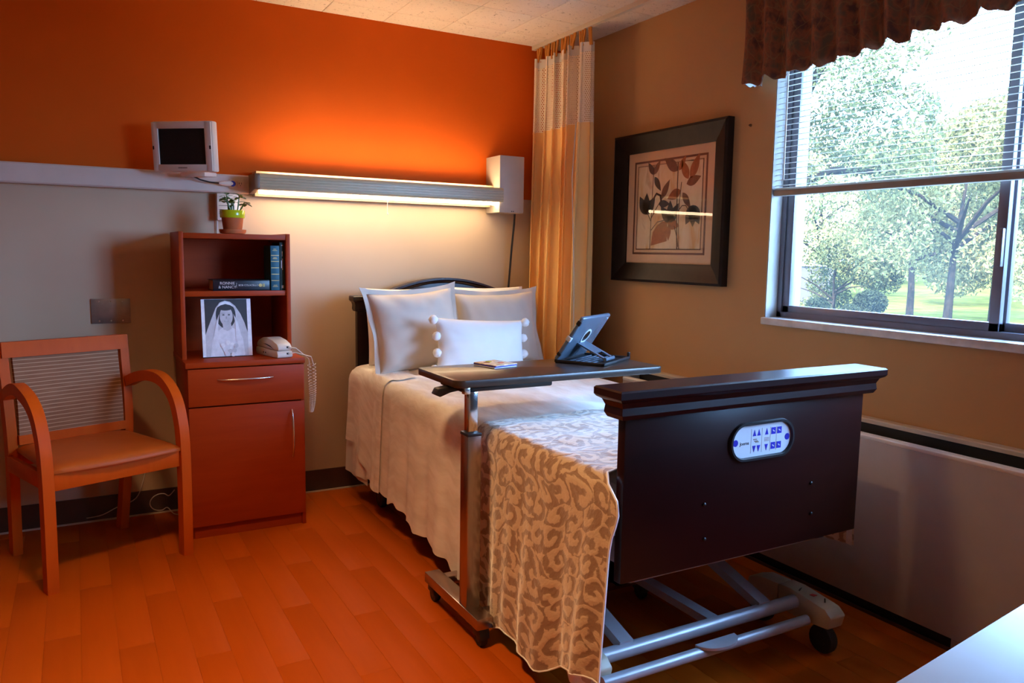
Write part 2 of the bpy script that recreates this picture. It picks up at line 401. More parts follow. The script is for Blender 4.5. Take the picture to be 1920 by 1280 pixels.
# ================================================================== ROOM
fl = B().mm((LX-.1, FY-.1, -.1), (RX+.2, BY+.2, -.004)).done('floor', PLANK); struct(fl, 'glossy orange wood plank floor')
pl_full = B().mm((-.0498, -.4498, -.006), (.0498, .4498, 0), .0003).done('plank', PLANK, fl); me_full = pl_full.data
cache = {}
first = True
ix = 0; x = 2.42
while x > -1.55:
    off = (ix*.37) % .9; y = BY-off
    segs = [(y, BY)] if off > .03 else []
    while y > -.15: segs.append((y-.9, y)); y -= .9
    for a, b in segs:
        L = round(b-a, 3)
        if abs(L-.9) < .001:
            if first: o = pl_full; first = False
            else: o = link('plank', me_full, fl)
        else:
            if L not in cache: cache[L] = B().mm((-.0498, -L/2+.0002, -.006), (.0498, L/2-.0002, 0), .0003).done('plank', PLANK, fl); o = cache[L]
            else: o = link('plank', cache[L].data, fl)
        o.location = (x, (a+b)/2, 0)
    ix += 1; x -= .1
ce = B().mm((LX-.1, FY-.1, CZ+.012), (RX+.2, BY+.2, CZ+.12)).done('ceiling', TILE); struct(ce, 'cream fissured ceiling of square tiles')
def cuts(a, b, o, s):
    k = math.ceil((a-o)/s); r = [a]
    while o+k*s < b-1e-6:
        if o+k*s > a+1e-6: r.append(o+k*s)
        k += 1
    return r+[b]
tc = {}
for xa, xb in zip(*(lambda q: (q, q[1:]))(cuts(LX, RX, 1.695, .305))):
    for ya, yb in zip(*(lambda q: (q, q[1:]))(cuts(FY, BY, 3.065, .305))):
        k = (round(xb-xa, 3), round(yb-ya, 3))
        if k not in tc:
            tc[k] = B().mm((-k[0]/2+.0009, -k[1]/2+.0009, 0), (k[0]/2-.0009, k[1]/2-.0009, .012), .0018).done('tile', TILE, ce); o = tc[k]
        else: o = link('tile', tc[k].data, ce)
        o.location = ((xa+xb)/2, (ya+yb)/2, CZ)
# back wall, two paint colours meeting behind the rail
b = B(); b.mm((LX-.1, BY, -.1), (RX+.2, BY+.12, 1.515)); wb = b.done('wall_back', BEIGE); struct(wb, 'head wall, beige below and burnt orange above')
up = B().mm((LX-.1, BY-.0005, 1.515), (RX+.2, BY+.12, CZ+.1)).done('painted_band', ORANGE, wb); up['label'] = 'burnt orange upper part of the wall'
struct(B().mm((LX-.12, FY-.1, -.1), (LX, BY+.1, CZ+.1)).done('wall_left', BROWNW), 'brown side wall out of view')
struct(B().mm((LX-.1, FY-.12, -.1), (RX+.2, FY, CZ+.1)).done('wall_front', TAN), 'tan wall behind the viewer')
# right wall with the window opening
WY0, WY1, WZ0, WZ1 = -.10, 2.293, .972, 2.14
b = B(); T = .2
b.mm((RX, FY-.1, -.1), (RX+T, BY+.1, WZ0)); b.mm((RX, FY-.1, WZ1), (RX+T, BY+.1, CZ+.1))
b.mm((RX, WY1, WZ0), (RX+T, BY+.1, WZ1)); b.mm((RX, FY-.1, WZ0), (RX+T, WY0, WZ1))
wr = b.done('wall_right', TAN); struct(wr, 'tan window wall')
# baseboards
b = B(); b.prism([(BY, .0), (BY, .108), (BY-.006, .108), (BY-.008, .10), (BY-.008, .022), (BY-.02, .004), (BY-.02, 0)], LX, RX, 'x')
bb = b.done('baseboard_back', DARKBASE); struct(bb, 'dark brown vinyl cove base')
B().mm((LX, BY-.026, 0), (RX, BY-.0195, .007)).done('shoe_strip', CREAM, bb)
# window
win = thing('window_1', 'aluminium sliding window', None); del win['label']; struct(win, 'sliding aluminium window with two sashes'); 
FX = RX+.085
b = B(); j = .004
b.mm((RX+.002, WY1-j, WZ0), (RX+T, WY1, WZ1)); b.mm((RX+.002, WY0, WZ0), (RX+T, WY0+j, WZ1)); b.mm((RX+.002, WY0, WZ1-j), (RX+T, WY1, WZ1))
b.done('jamb', JAMB, win)
B().mm((RX-.018, WY0-.02, WZ0-.028), (RX+.12, WY1+.004, WZ0+.001), .004).done('sill', SILLM, win)
b = B(); fz0 = WZ0+.001
b.mm((FX-.02, WY0+j, fz0), (FX+.06, WY1-j, fz0+.022)); b.mm((FX-.02, WY0+j, WZ1-.03), (FX+.06, WY1-j, WZ1-j))
b.mm((FX-.02, WY1-.026, fz0), (FX+.06, WY1-j, WZ1-j)); b.mm((FX-.02, WY0+j, fz0), (FX+.06, WY0+.026, WZ1-j))
b.done('track_frame', FRAMEAL, win)
def sash(ya, yb, xo, wst):
    s_ = B(); za, zb = fz0+.018, WZ1-.03; xa, xb = FX+xo-.011, FX+xo+.011
    s_.mm((xa, ya, za), (xb, yb, za+.032), .003); s_.mm((xa, ya, zb-.032), (xb, yb, zb), .003)
    s_.mm((xa, ya, za), (xb, ya+wst, zb), .003); s_.mm((xa, yb-wst, za), (xb, yb, zb), .003)
    o = s_.done('sash', FRAMEAL, win)
    B().mm((FX+xo-.002, ya+wst*.8, za+.025), (FX+xo+.002, yb-wst*.8, zb-.025)).done('pane', PANE, o)
    return o
sash(1.395, WY1-.028, -.004, .034)
sash(.50, 1.425, .028, .034); sash(WY0+.028, .53, -.004, .034)
B().mm((FX-.03, 1.398, 1.20), (FX-.014, 1.412, 1.32), .003).done('latch', FRAMEAL, win)

# ================================================================== OUTSIDE
ev = B().mm((RX+.2, -3.0, 2.42), (RX+1.1, 5.5, 2.56), .01).done('added_eave', HOUSE); struct(ev, 'unseen overhang added above the window to block high sky')  # unseen eave, added to keep high sky light off the floor
GZ = -.45
g = B().grid(lambda u, v_: V((RX+1.2+u*75, -30+v_*110, GZ+(.9*smooth((u-.28)/.5)))), 40, 40).done('ground_lawn', LAWN); struct(g, 'sunlit lawn outside the window')
def leafmesh(blobs, n, size, seed):
    rng = random.Random(seed); vs_, fs = [], []
    tot = sum(b_[3]*b_[4]*b_[5] for b_ in blobs)
    for (cx, cy, cz, rx, ry, rz) in blobs:
        for _ in range(max(10, int(n*rx*ry*rz/tot))):
            d = V((rng.gauss(0, 1), rng.gauss(0, 1), rng.gauss(0, 1))).normalized()
            r = rng.uniform(.55, 1.0)**.6
            p = V((cx+d.x*rx*r, cy+d.y*ry*r, cz+d.z*rz*r))
            a = V((rng.gauss(0, 1), rng.gauss(0, 1), rng.gauss(0, .6))).normalized()
            q = a.orthogonal().normalized(); q = Matrix.Rotation(rng.uniform(0, 2*pi), 3, a) @ q; e = a.cross(q)
            s_ = size*rng.uniform(.6, 1.3); i = len(vs_)
            vs_ += [p-q*s_*.5, p+e*s_*.22+a*s_*.06, p+q*s_*.5, p-e*s_*.22+a*s_*.06]
            fs += [(i, i+1, i+2), (i, i+2, i+3)]
    me = bpy.data.meshes.new('leaf_mass'); me.from_pydata([tuple(v_) for v_ in vs_], [], fs); me.update(); return me
def tree(name, label, base, h, cw, ncl, nleaf, leaf, size, seed, lean=0, low=.25, cat='tree'):
    rng = random.Random(seed); bx, by = base
    zg = GZ+.9*smooth(((bx-RX-1.2)/75-.28)/.5)
    t = thing(name, label, cat, (bx, by, zg), group='trees and bushes outside the window')
    tb = B(); top = V((lean, 0, h*.72))
    if low < .9:
        tb.tube([(0, 0, -.1), (lean*.1, 0, h*.18), (lean*.5, .05, h*.42), top], [h*.022, h*.018, h*.012, h*.005], 8)
        for k in range(7):
            a = 2*pi*k/7+rng.uniform(-.3, .3); z0 = h*rng.uniform(low*.8+.05, .55)
            s_ = V((lean*z0/h*.8, 0, z0)); e = s_+V((math.cos(a)*cw*.65, math.sin(a)*cw*.65, h*rng.uniform(.05, .3)))
            tb.tube([s_, s_.lerp(e, .5)+V((0, 0, h*.03)), e], [h*.011, h*.008, h*.003], 6)
        tb.done('trunk', BARK, t)
    bl = []
    for k in range(ncl):
        a = rng.uniform(0, 2*pi); q = math.sqrt(rng.random())*cw*.75; zz = h*rng.uniform(low, .95)
        sh = (1-.55*max(0, (zz/h-.5)/.5))
        s_ = rng.uniform(.24, .42)*cw
        bl.append((lean*zz/h+math.cos(a)*q*sh, math.sin(a)*q*sh, zz, s_, s_, s_*.75))
    o = link('crown', leafmesh(bl, int(nleaf*2.6), size*.72, seed), t); o.data.materials.append(leaf)
    return t
def gp(x, y, dist):                      # a point out on the lawn in the direction of a pixel
    d = ray(x, y); d2 = V((d.x, d.y)).normalized(); return (CAM.x+d2.x*dist, CAM.y+d2.y*dist)
tree('shade_tree', 'tall dark green tree high at the left of the window', gp(1440, 300, 15), 9.0, 3.3, 34, 13000, LEAF1, .14, 1, low=.30)
tree('ornamental_tree', 'pale leafy tree with two trunks in the middle of the lawn', gp(1705, 590, 22.5), 4.6, 2.6, 22, 7500, LEAF2, .15, 2, low=.30)
tree('ornamental_tree', 'pale leafy tree with forked trunk nearest the window mullion', gp(1775, 590, 16.5), 4.3, 2.3, 20, 7500, LEAF2, .14, 3, lean=.3, low=.30)
tree('shade_tree', 'grey green tree behind the window mullion', gp(1862, 590, 25), 6.0, 3.0, 22, 6000, LEAF1, .18, 4, low=.28)
tree('shade_tree', 'hazy pale tree far behind the middle of the lawn', gp(1655, 500, 47), 8.2, 4.8, 26, 6000, LEAF2, .26, 5, low=.15)
tree('shade_tree', 'hazy pale tree far off beyond the left of the lawn', gp(1535, 500, 36), 6.4, 4.4, 26, 6000, LEAF2, .26, 6, low=.15)
tree('shade_tree', 'hazy pale tree far off to the right of the lawn', gp(1790, 500, 59), 10.4, 5.6, 26, 6000, LEAF2, .28, 8, low=.15)
tree('shade_tree', 'far tree seen through the right hand sash', gp(1935, 500, 34), 6.5, 4.0, 24, 5000, LEAF2, .26, 9, low=.15)
tree('garden_shrub', 'rounded dark shrub below the tall tree by the house', gp(1565, 540, 24), 2.5, 1.7, 14, 4000, LEAF1, .13, 10, low=.02, cat='bush')
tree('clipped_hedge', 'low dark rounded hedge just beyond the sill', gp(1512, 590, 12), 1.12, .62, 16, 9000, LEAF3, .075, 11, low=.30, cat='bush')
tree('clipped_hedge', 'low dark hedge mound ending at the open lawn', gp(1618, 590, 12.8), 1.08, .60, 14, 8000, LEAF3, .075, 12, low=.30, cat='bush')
for k, (ang_, dist_, hh) in enumerate(((6, 15, 7.5), (-8, 21, 8.5), (-22, 14, 8), (-34, 20, 9))):  # unseen trees added to block sky, leaving one gap for daylight
    tree('shade_tree', ['unseen leafy tree added on the lawn to narrow the daylight', 'second unseen tree added to narrow the daylight', 'third unseen tree added to narrow the daylight', 'last unseen tree added before the gap left for daylight'][k], (math.cos(rad(ang_))*dist_, math.sin(rad(ang_))*dist_), hh, 2.7, 22, 5000, LEAF1, .2, 20+k, low=.12)
hp = gp(1508, 520, 30)
ho = thing('garden_wall', 'low brown garden wall with pale coping behind the shrub', 'wall', (hp[0], hp[1], GZ), rad(-38))
B().mm((-2.5, -.15, 0), (1.0, .15, 1.35)).done('masonry', HOUSE, ho)
B().mm((-2.55, -.2, 1.35), (1.05, .2, 1.43), .01).done('coping', BOXM, ho)

# ================================================================== WALL FITTINGS
RY = BY-.05
o = B().prism([(BY, 1.470), (RY+.006, 1.470), (RY, 1.476), (RY, 1.548), (RY+.006, 1.554), (BY, 1.554)], LX, .742, 'x').done('wire_raceway', GREYRAIL)
tag(o, 'long pale grey raceway running along the orange and beige wall', 'raceway')
# over-bed light
LF = BY-.185
t = thing('overbed_light', 'long ribbed wall light glowing above the bed', 'lamp', (1.366, BY, 1.52))
def L(x_, y_, z_): return (x_-1.366, y_-BY, z_-1.52)
prof = [(LF+.012, 1.557), (LF+.004, 1.553), (LF, 1.545)]
z_ = 1.545
for k in range(4):
    prof += [(LF, z_-.006), (LF+.0035, z_-.0075), (LF+.0035, z_-.0105), (LF, z_-.012)]; z_ -= .0125
prof += [(LF, 1.492), (LF+.004, 1.485), (LF+.012, 1.482), (LF+.020, 1.486), (LF+.020, 1.553)]
B().prism([L(0, a, c_)[1:] for a, c_ in prof], .743-1.366, 1.99-1.366, 'x').done('fascia', LAMPBODY, t)
b = B(); b.mm(L(.745, BY-.06, 1.461), L(1.976, BY-.0005, 1.535)); b.mm(L(.745, BY-.090, 1.525), L(1.976, BY-.0005, 1.573)); b.mm(L(.745, LF+.02, 1.512), L(1.976, BY-.05, 1.524))
b.done('housing', LAMPBODY, t)
B().prism([L(0, a, c_)[1:] for a, c_ in ((LF+.004, 1.484), (LF, 1.49), (LF, 1.55), (LF+.004, 1.556), (BY, 1.556), (BY, 1.470), (BY-.06, 1.470))], .720-1.366, .743-1.366, 'x', .002).done('end_cap', ENDCAP, t)
B().prism([L(0, a, c_)[1:] for a, c_ in ((LF+.021, 1.494), (LF+.021, 1.478), (LF+.026, 1.471), (LF+.036, 1.468), (LF+.06, 1.468), (LF+.075, 1.474), (LF+.075, 1.494))], .75-1.366, 1.972-1.366, 'x').done('lower_lens', LENS, t)
B().mm(L(.75, LF+.075, 1.480), L(1.972, BY-.06, 1.496)).done('reflector', LAMPBODY, t)
B().mm(L(.80, LF+.024, 1.525), L(1.93, LF+.070, 1.530)).done('upper_lens', LENSUP, t)
o = B().tube([L(1.36, LF+.04, 1.489), L(1.36, LF+.04, 1.405)], .0014, 6).done('pull_cord', CABLE, t)
B().lathe([(.001, -.006), (.004, -.004), (.004, .004), (.001, .006)], L(1.36, LF+.04, 1.40), 10).done('cord_bead', CABLE, o)
# box at the end of the light
t = thing('junction_box', 'tall white metal box at the curtain end of the light', 'box', (2.053, BY, 1.43))
B().mm((-.075, -.16, 0), (.073, -.0005, .298), .003).done('body', BOXM, t)
for k in range(2): B().lathe([(.003, 0), (.003, .001)], (.0+.010*k, -.1612, .008), 8, 'y').done('screw', BLACK, t)
o = B().tube([(2.118, BY-.05, 1.50), (2.128, BY-.06, 1.44), (2.125, BY-.06, 1.38), (2.118, BY-.05, 1.25), (2.110, BY-.03, 1.0), (2.10, BY-.03, .7), (2.10, BY-.03, .3)], .006, 8).done('power_cable', BLACK)
tag(o, 'black cable hanging from the white box beside the curtain', 'cable')
# steel blank plate
t = thing('blank_wall_plate', 'brushed steel blank plate on the wall above the chair', 'wall plate', (.1315, BY, .936))
B().mm((-.0775, -.006, -.054), (.0775, -.0005, .054), .002).done('plate', PLATE, t)
for k in (-.046, 0, .046):
    for s_ in (-.042, .042): B().lathe([(.003, -.0072), (.003, -.0055)], (k, 0, s_), 8, 'y').done('screw', STEEL, t)
# thermostat / switch box behind the plant
t = thing('wall_box', 'small white vented wall box partly hidden behind the plant', 'switch box', (.628, BY, 1.345))
B().mm((-.05, -.05, 0), (.05, -.0005, .122), .003).done('cover', WHITE, t)
for k in range(4): B().mm((-.042, -.0512, .03+.018*k), (.02, -.0498, .032+.018*k)).done('vent', BLACK, t)
B().tube([(.0-.045, -.012, 0), (-.045, -.012, -.07)], .003, 6).done('wire', CABLE, t)
# outlet on the raceway with the monitor's plug
t = thing('outlet', 'cream duplex outlet on the raceway beside the light', 'outlet', (.664, RY, 1.512))
B().mm((-.033, -.004, -.022), (.033, .0, .022), .002).done('plate', GREYRAIL, t)
for sx_ in (-.017, .017):
    r_ = B().box((sx_, -.005, 0), (.024, .004, .026), .003).done('receptacle', CREAM, t)
    for q in (-.005, .005): B().mm((sx_+q-.001, -.0078, -.001), (sx_+q+.001, -.0068, .007)).done('slot', BLACK, r_)
    B().lathe([(.002, -.0078), (.002, -.0066)], (sx_, 0, -.007), 8, 'y').done('slot', BLACK, r_)
t = thing('power_plug', 'white plug and grey cord from the monitor to the outlet', 'plug', (.645, RY-.01, 1.512))
B().tube([(0, 0, 0), (-.012, -.01, 0), (-.045, -.014, -.001), (-.06, -.014, -.002)], [.006, .012, .010, .005], 10).done('plug_body', WHITE, t)
B().tube([(-.058, -.014, -.002), (-.10, -.02, 0), (-.14, -.025, .008), (-.17, -.03, .022), (-.185, -.04, .036)], .0035, 8).done('cord', BLACK, t)
B().lathe([(.013, 0), (.013, .008), (.008, .012)], (.002, -.002, 0), 14, 'y').done('collar', BLUEK, t)
# small monitor
t = thing('bedside_monitor', 'small white monitor with a dark screen on the raceway', 'monitor', (.4286, BY-.20, 1.645))
t.rotation_euler = (rad(3.3), 0, rad(-39))
t.scale = (1.17, 1, .975)
B().prism([(-.121, -.108), (.121, -.108), (.121, .108), (-.121, .108)], -.012, .03, 'y', .007).done('shell', WHITE, t)
b = B()
for lo, hi in (((-.117, -.104), (-.092, .104)), ((.092, -.104), (.117, .104)), ((-.1, .076), (.1, .104)), ((-.1, -.104), (.1, -.076))):
    b.mm((lo[0], -.019, lo[1]), (hi[0], -.010, hi[1]), .002)
b.done('bezel', WHITE, t)
B().mm((-.094, -.0135, -.078), (.094, -.0122, .078)).done('screen', SCREEN, t)
B().mm((-.018, -.0196, -.093), (.018, -.0188, -.088)).done('badge', PLATE, t)
for s_ in (-.112, .112): B().mm((s_-.003, -.0197, -.012), (s_+.003, -.0188, .003)).done('speaker_slot', BLACK, t)
b = B(); b.tube([(0, .03, -.02), (0, .075, -.05), (0, .12, -.10)], .018, 12); b.mm((-.05, .05, -.125), (.05, .148, -.105), .004)
b.done('arm', WHITE, t)
# tiny wall hook near the window
tag(B().lathe([(.006, 0), (.006, -.004), (.002, -.012)], (0, 0, 0), 10, 'x').done('wall_hook', ENDCAP, loc=onx(1408, 235, RX)), 'tiny hook on the tan wall between the picture and the blind', 'hook')

# ================================================================== PICTURE
py0, py1, pz0, pz1 = 2.512, 3.312, 1.087, 1.808
PC = ((py0+py1)/2, (pz0+pz1)/2); W2, H2 = (py1-py0)/2, (pz1-pz0)/2
t = thing('framed_picture', 'dark framed botanical print hanging on the tan wall', 'picture', (RX, PC[0], PC[1]))
fw_ = .092; prf = [(0, 0), (0, -.034), (.012, -.040), (.028, -.034), (.06, -.022), (.08, -.018), (fw_, -.014), (fw_, 0)]
def fr_side(a, b_, inw):
    bm_ = B(); a, b_, inw = V(a), V(b_), V(inw); d = (b_-a).normalized(); rings = []
    for end, sg in ((a, 1), (b_, -1)):
        rings.append([bm_.bm.verts.new(end+inw*q+d*(q*sg)+V((x_, 0, 0))) for q, x_ in prf])
    n_ = len(prf)
    for i in range(n_): bm_.bm.faces.new((rings[0][i], rings[0][(i+1) % n_], rings[1][(i+1) % n_], rings[1][i]))
    bm_.bm.faces.new(rings[0]); bm_.bm.faces.new(rings[1][::-1])
    return bm_.done('frame_rail', FRAMEW, t, ang=20)
c4 = [V((-.001, -W2, -H2)), V((-.001, W2, -H2)), V((-.001, W2, H2)), V((-.001, -W2, H2))]
for i, inw in enumerate(((0, 0, 1), (0, -1, 0), (0, 0, -1), (0, 1, 0))): fr_side(c4[i], c4[(i+1) % 4], inw)
w2, h2 = W2-fw_+.002, H2-fw_+.002
B().mm((-.008, -w2, -h2), (-.004, w2, h2)).done('mat_board', PMAT, t)
# picture space: a runs left to right as seen (towards -Y), b bottom to top, both 0..1 over the visible mat
def P(a, b_, x_=-.0085): return V((x_, w2-2*w2*a, -h2+2*h2*b_))
def border(q, wd):
    b = B(); qa = q*1.0; w_ = wd
    for (a0, b0, a1, b1) in ((qa, qa, 1-qa, qa+w_), (qa, 1-qa-w_, 1-qa, 1-qa), (qa, qa, qa+w_, 1-qa), (1-qa-w_, qa, 1-qa, 1-qa)):
        p0, p1 = P(a0, b0, -.0086), P(a1, b1, -.0080); b.mm(p0, p1)
    return b.done('mat_line', PLINE, t)
border(.082, .018); 
pr = B().mm(P(.128, .128, -.0086), P(.872, .872, -.0080)).done('print', PRINT, t); border(.124, .009)
def pleaf(a, b_, ang, ln_, wd, m, name='painted_leaf'):
    pts = []; n_ = 9; asp = w2/h2
    for k in range(n_+1): s_ = k/n_; pts.append((s_, math.sin(pi*s_**.8)*wd))
    for k in range(n_-1, 0, -1): s_ = k/n_; pts.append((s_, -math.sin(pi*s_**.8)*wd))
    ca, sa = math.cos(ang), math.sin(ang)
    B().poly([P(a+(s_*ln_*ca-q*ln_*sa)/1.0, b_+(s_*ln_*sa+q*ln_*ca)*asp, -.0090) for s_, q in pts]).done(name, m, pr)
def pstem(pts, r=.0022):
    B().tube([P(a, b_, -.0088) for a, b_ in pts], r, 4).done('painted_stem', STEMP, pr)
pstem([(.30, .13), (.305, .40), (.31, .62), (.32, .87)]); pstem([(.62, .13), (.605, .4), (.60, .62), (.60, .87)], .003); pstem([(.64, .13), (.625, .4), (.63, .55), (.645, .7)])
pstem([(.30, .38), (.25, .47)]); pstem([(.30, .40), (.37, .50), (.45, .60)]); pstem([(.32, .57), (.36, .62), (.41, .60), (.42, .55)], .006)
pstem([(.31, .30), (.38, .37), (.47, .385)]); pstem([(.62, .46), (.66, .50), (.70, .50), (.73, .46)]); pstem([(.58, .33), (.62, .22), (.63, .15)]); pstem([(.60, .52), (.575, .40)])
for a_ in (.9, 1.55, 2.1): pleaf(.24, .44, a_, .17, .26, LEAFD)
for a_ in (1.0, 1.6, 2.3): pleaf(.53, .36, a_, .17, .24, LEAFD)
for a_ in (-1.1, -1.55, -2.05): pleaf(.78, .50, a_, .16, .28, LEAFD)
pleaf(.32, .79, 2.2, .12, .22, LEAFD); pleaf(.32, .79, .95, .13, .2, LEAFM); pleaf(.33, .77, -.95, .14, .2, LEAFD)
pleaf(.42, .57, 1.0, .17, .18, LEAFM); pleaf(.39, .53, -.05, .13, .22, LEAFD)
pleaf(.60, .80, 2.55, .19, .22, LEAFM); pleaf(.61, .80, .95, .13, .2, LEAFR); pleaf(.74, .72, 1.1, .2, .2, LEAFR); pleaf(.72, .72, 2.1, .17, .22, LEAFR)
pleaf(.70, .68, .3, .16, .22, LEAFM); pleaf(.64, .63, 3.5, .16, .24, LEAFR); pleaf(.66, .61, -.9, .15, .2, LEAFM); pleaf(.50, .36, -.2, .14, .3, LEAFR); pleaf(.52, .35, -1.6, .13, .2, LEAFR)
B().poly([P(a, b_, -.0087) for a, b_ in ((.31, .16), (.50, .20), (.50, .37), (.44, .375), (.38, .34), (.33, .28))]).done('painted_wash', LEAFR, pr)
B().mm((-.0112, -w2, -h2), (-.0108, w2, h2)).done('glass', PICGLASS, t)

# ================================================================== CURTAIN + TRACK
TX = 2.263
o = B().prism([(TX-.011, CZ-.022), (TX+.011, CZ-.022), (TX+.011, CZ-.0002), (TX-.011, CZ-.0002)], FY+.3, BY-.002, 'y').done('curtain_track', CREAM)
tag(o, 'cream ceiling track for the cubicle curtain', 'track')
t = thing('privacy_curtain', 'gathered amber cubicle curtain with net top in the corner', 'curtain', (TX, 3.56, .3))
CY0, CY1 = 3.29, 3.83
def curt(u, z_):                 # u along the gathered cloth 0..1
    ph = u*2*pi*6.5; am = .040*(1-.3*smooth((z_-1.2)/1.0))+.010*math.sin(u*23+1.3)
    y = lerp(CY0, CY1, u)+.016*math.sin(2*ph+.4)-.012*smooth((1.4-z_)/1.2)*(1-u)
    x_ = TX+am*math.sin(ph)+.010*math.sin(u*31+z_*1.2)-.015*smooth((1.6-z_)/1.3)
    return V((x_-TX, y-3.56, z_-.3))
ZN = 1.868
def cg(z0, z1, nz): 
    return B().grid(lambda u, v_: curt(u, lerp(z0, z1, v_)-(.02*math.sin(u*40) if False else 0)), 240, nz, lambda u, v_: (u*2.0, lerp(z0, z1, v_)))
cg(.30, ZN, 24).done('cloth', CURT, t); cg(ZN, 2.215, 10).done('net_top', NET, t); cg(2.215, 2.262, 2).done('header', WHITE, t)
B().grid(lambda u, v_: curt(u, lerp(ZN-.006, ZN+.006, v_))+V((-.0015, 0, 0)), 240, 1).done('net_seam', CURT, t)
for k in range(30):
    u = (k+.5)/30; q = curt(u, 2.25); q.x *= .5
    B().tube([V((q.x*.2, q.y, 2.333-.3)), V((q.x*.3, q.y, 2.31-.3)), V((q.x*.7, q.y+.004, 2.275-.3)), V((q.x, q.y, 2.245-.3))], .0060, 6).done('hook', BRASS, t)
B().tube([(-.060, CY0-3.56+.03, ZN-.3), (-.066, CY0-3.56+.045, 1.3), (-.05, CY0-3.56+.03, .8), (-.045, CY0-3.56+.02, .3)], .003, 6).done('edge_cord', CREAM, t)

# ================================================================== BLIND + VALANCE
BX = RX+.022
t = thing('window_blind', 'half raised white mini blind in the window', 'blind', (BX, WY1-.01, 1.466)); yl = -(WY1-.97)+.01
slm = None; z_ = .040
while z_ < .64:
    if slm is None:
        b = B(); b.grid(lambda u, v_: V(((u-.5)*.024, lerp(0, yl, v_), -.0022*(2*u-1)**2+(u-.5)*.004)), 4, 1).solid(.0006); o = b.done('slat', SLATM, t); slm = o.data
    else: o = link('slat', slm, t)
    o.location = (0, 0, z_); z_ += .0215
B().mm((-.014, yl-.004, -.004), (.014, .004, .020), .004).done('bottom_rail', RAILB, t)
for k in range(3): 
    o = link('slat', slm, t); o.location = (0, 0, .0225+.0035*k)
B().mm((-.018, yl-.004, .64), (.018, .004, .67), .002).done('head_rail', SLATM, t)
for f in (.12, .5, .88):
    for dx in (-.012, .012): B().tube([(dx, yl*f, .01), (dx, yl*f, .65)], .0007, 4).done('ladder_cord', SLATM, t)
B().tube([(-.02, -.045, .64), (-.022, -.05, .25), (-.022, -.052, .06)], .003, 6).done('tilt_wand', SLATM, t)
VX = RX-.105; VY1 = 2.372
t = thing('valance', 'pleated dark paisley valance across the window top', 'valance', (RX, VY1, 1.90))
VL = 2.75
def valf(s_, v_):                # s_: metres along cloth from the wall end, v_: 0 bottom .. 1 top
    ret = RX-VX
    pl = math.sin(s_*2*pi/.105+.8*math.sin(s_*9)); am = .020*(1-.35*v_)
    if s_ < ret: base_ = V((-s_, 0, 0)); nrm = V((0, 1, 0)); am *= .4
    else: base_ = V((-ret, -(s_-ret), 0)); nrm = V((-1, 0, 0))
    zz = lerp(0, .435, v_)+(1-v_)*(.007*math.sin(s_*2*pi/.105+1.1)+.005*math.sin(s_*37)+.004*math.sin(s_*143)+.058*smooth((s_-.05)/1.5))
    return base_+nrm*(pl*am)+V((0, -.012*math.sin(v_*3+s_*4)*(1 if s_ > ret else 0), zz))
B().grid(lambda u, v_: valf(u*VL, v_), 520, 10, lambda u, v_: (u*VL*1.6, v_*.435)).done('pleats', VAL, t)
B().grid(lambda u, v_: valf(u*VL, v_*.12)*1+(V((0, -.004, 0)) if u*VL < .1 else V((.005, 0, 0))), 380, 2).done('lining', LUMBAR, t)
B().mm((-.10, -VL+.12, .41), (-.0005, -.003, .435)).done('mount_board', CHERRY, t)

# ================================================================== HEATER UNDER THE WINDOW
HX = 2.340; HY0, HY1 = .2, 3.05
t = thing('convector_heater', 'long low enamel heater cabinet under the window', 'heater', (HX, HY0, 0))
hl = HY1-HY0; D = RX-HX
B().mm((0, 0, .045), (.012, hl, .608), .001).done('front_panel', HEATER, t)
B().prism([(0, .606), (-.004, .612), (-.004, .618), (0, .622), (.026, .622), (.030, .618), (.030, .606)], 0, hl, 'y').done('front_lip', HEATTOP, t)
B().mm((.030, 0, .57), (D-.035, hl, .59)).done('outlet_slot', DARKSLOT, t)
for k in range(3): B().mm((.045+.018*k, 0, .592), (.049+.018*k, hl, .606)).done('louvre', DARKSLOT, t)
B().prism([(D-.040, .640), (D-.040, .652), (D-.036, .656), (D-.001, .656), (D-.001, .640)], 0, hl, 'y').done('wall_ledge', CREAM, t); B().mm((D-.032, 0, .57), (D-.001, hl, .640)).done('slot_back', DARKSLOT, t)
B().mm((.02, .85, .004), (.03, hl, .05)).done('intake_slot', DARKSLOT, t); B().mm((.008, 0, .0), (.02, .85+.3, .045)).done('toe_panel', HEATER, t)
B().mm((.002, .0, 0), (.008, hl, .012)).done('floor_strip', DARKBASE, t); B().mm((0, -.003, 0), (D-.001, 0, .65)).done('end_panel', HEATER, t); B().mm((0, hl, 0), (D-.001, hl+.003, .65)).done('end_panel', HEATER, t)

# ================================================================== BED
bx0, bx1 = 1.185, 2.115; MID = (bx0+bx1)/2
t = bed = thing('care_bed', 'adjustable care bed with dark mahogany head and foot boards', 'bed', (MID, 2.65, 0))
def Q(x_, y_, z_): return (x_-MID, y_-2.65, z_)
mat_ = B().mm(Q(bx0+.02, 1.585, .46), Q(bx1-.02, 3.715, .635), .05).done('mattress', MATTR, t)
B().mm(Q(bx0+.04, 1.60, .40), Q(bx1-.04, 3.70, .46), .006).done('deck', TUBE, t)
